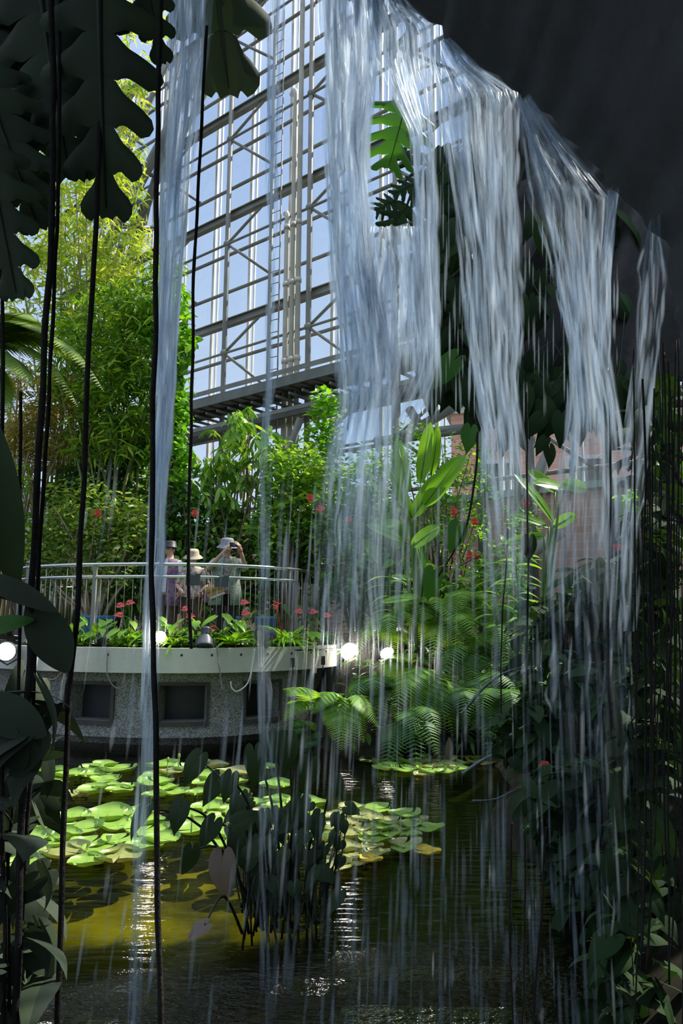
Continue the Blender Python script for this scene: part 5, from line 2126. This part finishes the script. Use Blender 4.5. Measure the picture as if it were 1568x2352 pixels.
t = thing('dark_philodendron', 'dark leafy growth at the lower left corner', 'philodendron', c)
f.build('foliage', M['cave_leaf'], t)

# aerial roots
ropes = [([(118, -60), (120, 150), (121, 430), (104, 760), (88, 1060), (74, 1330), (62, 1640), (44, 1990), (30, 2420)], 2.0, 8, 'pair of thick dark aerial roots hanging near the left edge, left one'),
         ([(138, -60), (136, 300), (128, 600), (112, 900), (96, 1150), (84, 1400), (70, 1800), (52, 2100), (30, 2420)], 2.05, 5, 'pair of thick dark aerial roots hanging near the left edge, right one'),
         ([(250, -60), (234, 200), (218, 560), (203, 800), (192, 1100), (178, 1360), (163, 1560), (150, 1850), (128, 2420)], 2.1, 6.5, 'dark aerial root hanging in front of the railing left of the thick stream'),
         ([(372, -60), (362, 300), (358, 620), (352, 950), (348, 1250), (354, 1500), (360, 1800), (364, 2100), (373, 2420)], 2.0, 6.5, 'straight dark aerial root running beside the thick stream'),
         ([(474, 60), (462, 300), (447, 600), (438, 1000), (434, 1300), (437, 1490)], 2.5, 4, 'thin dark aerial root hanging before the person in the beige hat'),
         ([(4, 560), (6, 900), (-4, 1300), (-10, 1500), (8, 1900), (10, 2420)], 2.0, 5, 'dark aerial root at the very left edge'),
         ([(48, 900), (46, 1300), (38, 1750), (18, 2000), (22, 2420)], 2.1, 4, 'thin dark aerial root beside the huge leaf at the left edge'),
         ([(1208, 900), (1212, 1200), (1210, 1560)], 3.0, 2.5, 'thin dark aerial root before the brick building'),
         ([(1165, 1250), (1150, 1480), (1152, 1640)], 3.0, 1.6, 'hair-thin dark root left of the right fall'),
         ([(1175, 1890), (1172, 2100), (1180, 2420)], 2.6, 2.4, 'thin dark root over the churned water, left of three'),
         ([(1206, 1900), (1205, 2150), (1196, 2420)], 2.6, 2.2, 'thin dark root over the churned water, middle of three'),
         ([(1254, 1900), (1243, 2100), (1228, 2300), (1224, 2420)], 2.6, 2.6, 'thin dark root over the churned water, right of three'),
         ([(1400, 900), (1402, 1100), (1396, 1400), (1400, 1700)], 2.7, 3, 'dark aerial root right of the broad right fall')]
for pts, Y, rpx, lab in ropes:
    P_ = [at(x, y, Y) for x, y in pts]
    cs = curve(P_, 50)
    cs = [q + V((.006 * noise.noise((q.z * 5, i_ * .01, pts[0][0])), 0, 0)) for i_, q in enumerate(cs)]
    mb = MB()
    mb.tube(cs, [rpx * Y / FPX * (1 + .18 * noise.noise((q.z * 9, pts[0][0], 0))) for q in cs], 8)
    tag(mb.build('aerial_root', M['root']), lab, 'aerial root', 'dark aerial roots')

# curtain of roots, branches and leaves at the right edge
grp = 'root curtain at the right edge'
for i in range(22):
    x0 = 1446 + i * 6 + U(-4, 4)
    Y = U(2.3, 3.0)
    y0 = U(760, 900)
    y1 = U(1500, 2400)
    pts = [at(x0 + U(-6, 6), y0 + (y1 - y0) * k_ / 6, Y) for k_ in range(7)]
    mb = MB()
    mb.tube(curve(pts, 24), [U(1.2, 3) * Y / FPX] * 25, 5)
    tag(mb.build('hanging_root', M['root']), 'thin dark root in the hanging curtain at the right edge', 'aerial root', grp)
br = [([(1568, 1120), (1530, 1040), (1500, 960)], 6), ([(1570, 1200), (1510, 1110), (1450, 1070)], 8), ([(1440, 1080), (1475, 1040), (1480, 950)], 5), ([(1575, 1060), (1530, 1010), (1530, 950)], 5), ([(1450, 1230), (1500, 1180), (1570, 1160)], 5), ([(1560, 1300), (1490, 1260), (1430, 1220)], 6)]
mb = MB()
for pts, r in br:
    mb.tube(curve([at(x, y, 3.3) for x, y in pts], 10), r * 3.3 / FPX, 6)
c = at(1570, 1200, 3.3)
t = thing('bare_branch', 'tangle of dark bare branches before the brick at the right edge', 'branch', c)
mb.build('branches', M['root'], t)
f = MB()
for i in range(1000):
    y = U(1180, 2360) if rnd.random() < .84 else U(860, 1200)
    xl = 1440 - max(0, (y - 1500)) * .10
    px = xl + abs(rnd.gauss(0, 1)) * 75
    if y < 1300:
        if rnd.random() < .5:
            continue
        px = max(px, 1530) if rnd.random() < .5 else px
    p_ = at(px, y, U(2.9, 4.2))
    d = rdir(-1.2, .3)
    f.heart(p_, d, nrm_for(d, .8), U(.08, .2), U(.05, .12), .8)
t = thing('dark_philodendron', 'dark leaf mass filling the right edge beside the fall', 'philodendron', at(1560, 1900, 3.5))
f.build('foliage', M['dark_leaf'], t)

# dark shrubs on the right bank, behind the broad fall
def dark_bush(label, ells, n, Y0, Y1, L, mm, base, ratio=.42):
    f_ = MB()
    pts = cloud(ells, n, Y0, Y1, L, ratio, f_, (-.8, .4), 4, .12, big=True)
    s_ = MB()
    branches(s_, base, pts, 14, .02)
    plant('dark_shrub', label, 'shrub', base, [(f_, mm)], [(s_, 'root_stem')], 'shaded shrubs on the right bank', stem_name='branches')


dark_bush('shaded shrub on the right bank behind the broad fall, upper', [(1330, 1420, 90, 80), (1400, 1350, 70, 60), (1260, 1440, 60, 60), (1440, 1480, 60, 90)], 900, 6.0, 7.5, (.14, .28), 'dark_leaf', at(1360, 1560, 6.8))
dark_bush('shaded shrub on the right bank overhanging the water', [(1300, 1600, 100, 70), (1400, 1640, 90, 90), (1230, 1680, 70, 60), (1330, 1720, 100, 60)], 1100, 5.0, 6.5, (.12, .26), 'dark_leaf', at(1400, 1760, 5.8))
dark_bush('shaded shrub low on the right bank near the churned water', [(1380, 1850, 90, 80), (1300, 1840, 70, 60), (1430, 1980, 80, 110), (1350, 2000, 70, 70)], 900, 4.0, 5.0, (.10, .22), 'dark_leaf', at(1440, 2080, 4.5))
# pale leaf sprays and red blooms in the shade
for (px, py, Y, an, n, lab) in ((1245, 1885, 4.6, 2.4, 9, 'pale fern frond reaching left over the dark water'), (1310, 1805, 4.8, 2.9, 6, 'pale leafy spray above the fern frond at right')):
    p0 = at(px + 70, py - 45, Y)
    p1 = at(px - 45, py + 22, Y)
    mb = MB()
    mb.frond(curve([p0, p0.lerp(p1, .5) + V((0, 0, .03)), p1], 10), .10, 16, .30, .3, .004)
    tag(mb.build('fern_frond', M['fern']), lab, 'fern')
for (px, py, Y, lab) in ((1418, 1252, 5.0, 'red flower spray behind the right fall, left of its row'), (1447, 1262, 5.0, 'red flower spray behind the right fall, middle of its row'), (1462, 1272, 5.0, 'red flower spray behind the right fall, right of its row'), (1300, 1468, 6.2, 'small orange-red flower left of its pair on the right bank'), (1335, 1475, 6.2, 'small orange-red flower right of its pair on the right bank'), (1250, 1760, 4.8, 'dark red flower cluster low on the right bank')):
    bloom(px, py, Y, .05, 'orange_petal', lab, 'flowers in the shade at right')
# wet branches
M['wet'] = pmat('wet_wood', (.10, .12, .13), (.04, .05, .055), 9, .16, 0, .6, .4, 30)
for pts, Y, r, lab in (([(1062, 1778), (1110, 1745), (1160, 1722), (1200, 1715)], 7.0, 5, 'wet pale branch lying at the edge of the far lily raft'),
                       ([(1085, 1840), (1140, 1835), (1200, 1805)], 6.0, 3, 'thin wet branch over the water right of the pond'),
                       ([(1060, 1640), (1110, 1580), (1160, 1545), (1215, 1530)], 6.2, 4, 'bluish wet branch across the bank ferns'),
                       ([(1170, 1690), (1240, 1650), (1330, 1625), (1380, 1615)], 5.2, 4, 'wet branch lying across the right bank')):
    mb = MB()
    cs = curve([at(x, y, Y) for x, y in pts], 14)
    mb.tube(cs, [r * Y / FPX * (1 - .5 * i / 14) for i in range(15)], 7)
    tag(mb.build('wet_branch', M['wet']), lab, 'branch', 'wet branches')
mb = MB()
for (px, py) in ((1190, 1545), (1200, 1560), (1215, 1532), (1290, 1495), (1310, 1540), (1335, 1538), (1330, 1600), (1355, 1610)):
    c = at(px, py, 5.6)
    for k_ in range(4):
        d = rdir(-.3, .3)
        mb.strip(c, d, nrm_for(d, .3), .13, .045, lance, .5, 4)
tag(mb.build('wet_leaf_spray', M['wet']), 'glossy wet leaves catching sky light on the right bank', 'leaves', None, 'stuff')

# unseen trees added right of the view so their crowns shade the near water
def added_side_tree(label, base, ells, n):
    f_ = MB()
    pts = []
    for i in range(n):
        e = rnd.choice(ells)
        q = rdir(-1.5, 1.5) * (U(0, 1) ** .4)
        p_ = V(e[0]) + V((q.x * e[1][0], q.y * e[1][1], q.z * e[1][2]))
        pts.append(p_)
        for k_ in range(3):
            d = rdir(-.8, .3)
            f_.kite(p_ + V((U(-.1, .1), U(-.1, .1), U(-.1, .1))), d, nrm_for(d, .7), U(.2, .36), U(.10, .17))
    s_ = MB()
    branches(s_, base, pts, 22, .09)
    plant('added_shade_tree', label, 'tree', base, [(f_, 'deep')], [(s_, 'bark')], 'added trees shading the pond from the right', stem_name='branches')


added_side_tree('added unseen broadleaf tree shading the pond from the right, nearer one', (4.4, 5.9, 1.2), [((4.4, 5.8, 5.0), (1.4, .9, .7)), ((3.3, 5.9, 5.1), (1.1, .8, .6)), ((2.5, 5.7, 5.2), (.9, .8, .5)), ((3.6, 5.2, 5.2), (1.2, .7, .5)), ((1.9, 5.5, 5.0), (.6, .7, .4)), ((5.2, 6.4, 5.1), (1.0, .7, .6))], 2700)
added_side_tree('added unseen broadleaf tree shading the pond from the right, farther one', (6.6, 8.8, 1.2), [((6.4, 8.6, 5.2), (1.2, 1.3, 1.0)), ((7.0, 9.6, 5.8), (1.2, 1.2, .9)), ((5.9, 7.2, 5.2), (.9, .8, .8))], 1300)
# ------------------------------------------------------------------ the waterfall
def water_mat(name, sheet):
    m, nt, out = new_mat(name)
    di = nt.nodes.new('ShaderNodeBsdfDiffuse')
    di.inputs[0].default_value = (.72, .84, 1, 1)
    tl = nt.nodes.new('ShaderNodeBsdfTranslucent')
    tl.inputs[0].default_value = (.78, .89, 1, 1)
    a0 = nt.nodes.new('ShaderNodeMixShader')
    a0.inputs[0].default_value = .62
    nt.links.new(di.outputs[0], a0.inputs[1])
    nt.links.new(tl.outputs[0], a0.inputs[2])
    rf = nt.nodes.new('ShaderNodeBsdfRefraction')
    rf.inputs['IOR'].default_value = 1.10
    rf.inputs['Roughness'].default_value = .5
    rf.inputs[0].default_value = (.97, .985, 1, 1)
    a = nt.nodes.new('ShaderNodeMixShader')
    a.inputs[0].default_value = .42
    nt.links.new(a0.outputs[0], a.inputs[1])
    nt.links.new(rf.outputs[0], a.inputs[2])
    gl = nt.nodes.new('ShaderNodeBsdfGlossy')
    gl.inputs['Roughness'].default_value = .25
    b = nt.nodes.new('ShaderNodeMixShader')
    b.inputs[0].default_value = .14
    nt.links.new(a.outputs[0], b.inputs[1])
    nt.links.new(gl.outputs[0], b.inputs[2])
    tr = nt.nodes.new('ShaderNodeBsdfTransparent')
    tr.inputs[0].default_value = (.97, .985, 1, 1)
    mx = nt.nodes.new('ShaderNodeMixShader')
    at_ = nt.nodes.new('ShaderNodeAttribute')
    at_.attribute_name = 'dens'
    if sheet:
        n1 = noise_tex(nt, 1, 4, .6, stretch=(34, 34, 1.9))
        r1 = nt.nodes.new('ShaderNodeMapRange')
        r1.inputs[1].default_value = .40
        r1.inputs[2].default_value = .64
        r1.inputs[3].default_value = .04
        nt.links.new(n1.outputs[0], r1.inputs[0])
        n2 = noise_tex(nt, 1, 3, .5, stretch=(9, 9, 1.3))
        r2 = nt.nodes.new('ShaderNodeMapRange')
        r2.inputs[1].default_value = .36
        r2.inputs[2].default_value = .62
        r2.inputs[3].default_value = .06
        nt.links.new(n2.outputs[0], r2.inputs[0])
        k = nt.nodes.new('ShaderNodeMath')
        k.operation = 'MULTIPLY'
        nt.links.new(r1.outputs[0], k.inputs[0])
        nt.links.new(r2.outputs[0], k.inputs[1])
        k2 = nt.nodes.new('ShaderNodeMath')
        k2.operation = 'MULTIPLY'
        k2.use_clamp = True
        nt.links.new(k.outputs[0], k2.inputs[0])
        nt.links.new(at_.outputs['Fac'], k2.inputs[1])
        fac = k2.outputs[0]
    else:
        fac = at_.outputs['Fac']
    nt.links.new(fac, mx.inputs[0])
    nt.links.new(tr.outputs[0], mx.inputs[1])
    nt.links.new(b.outputs[0], mx.inputs[2])
    nt.links.new(mx.outputs[0], out.inputs[0])
    return m


M['strand'] = water_mat('falling_water_strands', False)
M['sheet'] = water_mat('falling_water_sheet', True)


def interp(tab, y):
    if y <= tab[0][0]:
        return tab[0][1:]
    for a, b in zip(tab[:-1], tab[1:]):
        if a[0] <= y <= b[0]:
            t = (y - a[0]) / (b[0] - a[0])
            return tuple(a[i] + (b[i] - a[i]) * t for i in range(1, len(a)))
    return tab[-1][1:]


def add_strand(mb, pts, r, d=.5, dens=None):
    """one streak of water: a lens-shaped thread, thick in the middle and thinning to its edges and ends"""
    m_ = len(pts) - 1
    i0 = len(mb.v)
    for i, p_ in enumerate(pts):
        e = math.sin(PI * (i / m_ * .96 + .02))
        w_ = r * (e ** .35)
        for dx, dy, k in ((1, 0, 0), (0, .45, 1), (-1, 0, 0), (0, -.45, 1)):
            mb.vert(p_ + V((dx * w_, dy * w_, 0)))
            dens.append(d * k * e)
    for i in range(m_):
        for k in range(4):
            k2 = (k + 1) % 4
            a = i0 + i * 4
            mb.f.append((a + k, a + k2, a + 4 + k2, a + 4 + k))


def stream(label, tab, Y, n, wr, lr, op, layers=3, sheet_op=1.0, name='waterfall_stream', slant=0.0):
    """tab: (y, xl, xr, density) in photo positions at distance Y"""
    y0, y1 = tab[0][0], tab[-1][0]
    c = at((tab[-1][1] + tab[-1][2]) / 2, y1, Y)
    t = thing(name, label, 'waterfall', c, 'streams of the waterfall')
    dm = max(q[3] for q in tab)
    mb = MB()
    dens = []
    cnt = 0
    guard = 0
    n = int(n * .85)
    sheet_op *= 1.2
    while cnt < n and guard < n * 30:
        guard += 1
        y = U(y0, y1)
        xl, xr, dn = interp(tab, y)
        if rnd.random() * dm > dn:
            continue
        u = U(0, 1)
        L = U(*lr)
        yy = Y + rnd.gauss(0, .07)
        wob = rnd.gauss(0, 2.5)
        pts = []
        for k in range(7):
            y_ = min(y - L / 2 + L * k / 6, y1)
            a, b, _ = interp(tab, y_)
            pts.append(at(a + (b - a) * u + wob * math.sin(k * .8 + u * 20), max(y_, y0), yy))
        if (pts[0] - pts[-1]).length < .04:
            continue
        add_strand(mb, pts, U(*wr) * .85 * yy / FPX, op * U(.3, 1.9) * (.25 + .75 * dn / dm), dens)
        cnt += 1
    mb.dens = dens
    mb.build('strands', M['strand'], t)
    for l in range(layers):
        s = MB()
        dens = []
        rows_ = []
        N = 26
        ny = max(10, int((y1 - y0) / 18))
        for j in range(ny + 1):
            y = y0 + (y1 - y0) * j / ny
            a, b, dn = interp(tab, y)
            row = []
            for i in range(N + 1):
                u = i / N
                q = at(a + (b - a) * u, y, Y + (l - .5) * .12)
                q = q + V((0, .07 * noise.noise((u * 5 + l * 9, y * .0025, Y)) + .03 * noise.noise((u * 14, y * .006, l)), 0))
                row.append(q)
                e = max(0.0, min(1, min(u, 1 - u) * 5))
                end = min(1, (y1 - y) / (.35 * (y1 - y0)))
                dens.append(sheet_op * dn * e * e * (3 - 2 * e) * max(0, end))
            rows_.append(row)
        s.grid(rows_)
        s.dens = dens
        s.build('sheet', M['sheet'], t)
    return t


stream('thick narrow water stream falling at the left from top to bottom',
       [(-60, 385, 492, 1.0), (150, 378, 478, 1), (400, 372, 440, 1), (620, 366, 416, 1), (900, 355, 400, .95), (1200, 340, 382, .6), (1500, 328, 366, .42), (1800, 314, 348, .26), (2100, 298, 330, .16), (2400, 282, 318, .12)], 2.95, 300, (3, 9), (90, 320), .45, 2, 1.9)
stream('faint thin water thread between the thick left stream and the main fall',
       [(-60, 604, 655, .8), (300, 612, 640, .8), (600, 610, 634, .5), (1000, 600, 626, .35), (1500, 590, 622, .3), (2000, 596, 640, .25), (2400, 600, 640, .2)], 3.1, 110, (3, 8), (100, 300), .28, 1, .8)
stream('main white sheet of the fall left of the sunlit monstera leaf',
       [(-80, 728, 880, 1.0), (150, 738, 868, 1), (350, 745, 848, 1), (600, 756, 862, 1), (800, 770, 900, .85), (930, 768, 905, .5), (1060, 735, 895, .32), (1300, 720, 880, .2), (1600, 700, 900, .10)], 3.2, 460, (3, 11), (70, 260), .42, 2, 2.2)
stream('white water below the sunlit monstera leaf joining the main sheet',
       [(520, 850, 975, .7), (620, 840, 1000, .9), (760, 835, 1010, .95), (860, 830, 1005, .7), (960, 790, 960, .4), (1200, 760, 930, .22), (1450, 760, 920, .12)], 3.25, 260, (3, 10), (70, 220), .42, 2, 1.9)
stream('upper sheet pouring over the rock lip above the sunlit monstera leaf',
       [(-60, 840, 905, 1.0), (10, 850, 935, 1), (60, 850, 1000, 1), (130, 855, 1000, 1), (190, 880, 1000, .8), (300, 942, 1000, .8), (450, 950, 1002, .75), (600, 955, 1004, .7), (750, 955, 1010, .6), (950, 950, 1010, .2)], 3.12, 240, (3, 9), (60, 220), .42, 2, 1.9)
stream('dense white sheet under the middle of the slanting rock lip',
       [(90, 990, 1036, 1), (150, 992, 1095, 1), (180, 998, 1142, 1), (215, 1002, 1195, .95), (300, 1010, 1190, .95), (450, 1035, 1190, .85), (600, 1058, 1195, .8), (750, 1066, 1200, .8), (860, 1085, 1190, .9), (1000, 1105, 1205, .8), (1120, 1105, 1220, .5), (1300, 1120, 1215, .2), (1600, 1130, 1220, .09)], 2.98, 420, (3, 9), (60, 240), .36, 2, 1.0)
stream('grey-white water falling from the lower part of the rock lip',
       [(225, 1180, 1220, .8), (300, 1195, 1275, .85), (380, 1205, 1345, .8), (450, 1215, 1412, .7), (600, 1262, 1392, .7), (800, 1300, 1395, .8), (950, 1302, 1425, .8), (1100, 1280, 1440, .7), (1300, 1260, 1450, .5), (1500, 1262, 1452, .28), (1750, 1258, 1450, .13), (2150, 1254, 1445, .04)], 2.72, 380, (3, 9), (60, 240), .30, 2, .62)
stream('bright edge of water at the right end of the rock lip',
       [(436, 1395, 1422, 1), (520, 1390, 1412, .9), (650, 1375, 1400, .7), (850, 1372, 1400, .5)], 2.66, 60, (2, 6), (60, 180), .4, 1, .8)
stream('faint outermost water curtain at the right against the dark rock',
       [(505, 1488, 1510, .5), (620, 1462, 1530, .5), (800, 1455, 1512, .5), (1000, 1430, 1490, .5), (1200, 1410, 1470, .4), (1450, 1400, 1460, .25)], 2.55, 120, (3, 8), (60, 220), .22, 1, .5)
# droplets and loose streaks spread below the sheets
mb = MB()
dens = []
for i in range(680):
    x = U(640, 1450) if rnd.random() < .86 else U(80, 640)
    y = U(1050, 2320)
    Y = rnd.gauss(3.0, .12)
    L = U(60, 260)
    sl = (x - 784) * .00004 - .012
    pts = [at(x + sl * L * k / 4 * 4, y + L * k / 4, Y) for k in range(5)]
    add_strand(mb, pts, U(3, 9) * .75 * Y / FPX, U(.04, .23), dens)
mb.dens = dens
tag(mb.build('water_drops', M['strand']), 'loose streaks and drops of water falling over the pond', 'water drops', None, 'stuff')
mb = MB()
dens = []
for i in range(260):
    x, y = U(960, 1420), U(180, 900)
    if y < 180 + (x - 960) * .62:
        continue
    Y = rnd.gauss(3.0, .15)
    L = U(40, 150)
    pts = [at(x, y + L * k / 4, Y) for k in range(5)]
    add_strand(mb, pts, U(2, 4.5) * .75 * Y / FPX, U(.10, .42), dens)
mb.dens = dens
tag(mb.build('water_drops', M['strand']), 'loose drops falling before the dark rock at right', 'water drops', None, 'stuff')
# ------------------------------------------------------------------ render look
vs = sc.view_settings
vs.view_transform = 'Standard'
vs.look = 'None'
vs.gamma = 1
vs.exposure = .12
vs.use_curve_mapping = False
cy = sc.cycles
cy.use_denoising = True
try:
    cy.denoiser = 'OPENIMAGEDENOISE'
except Exception:
    pass
cy.max_bounces = 5
cy.diffuse_bounces = 2
cy.glossy_bounces = 2
cy.transmission_bounces = 3
cy.transparent_max_bounces = 16
cy.sample_clamp_indirect = 6
cy.use_adaptive_sampling = True
cy.adaptive_threshold = .06
cy.time_limit = 900
cy.caustics_reflective = False
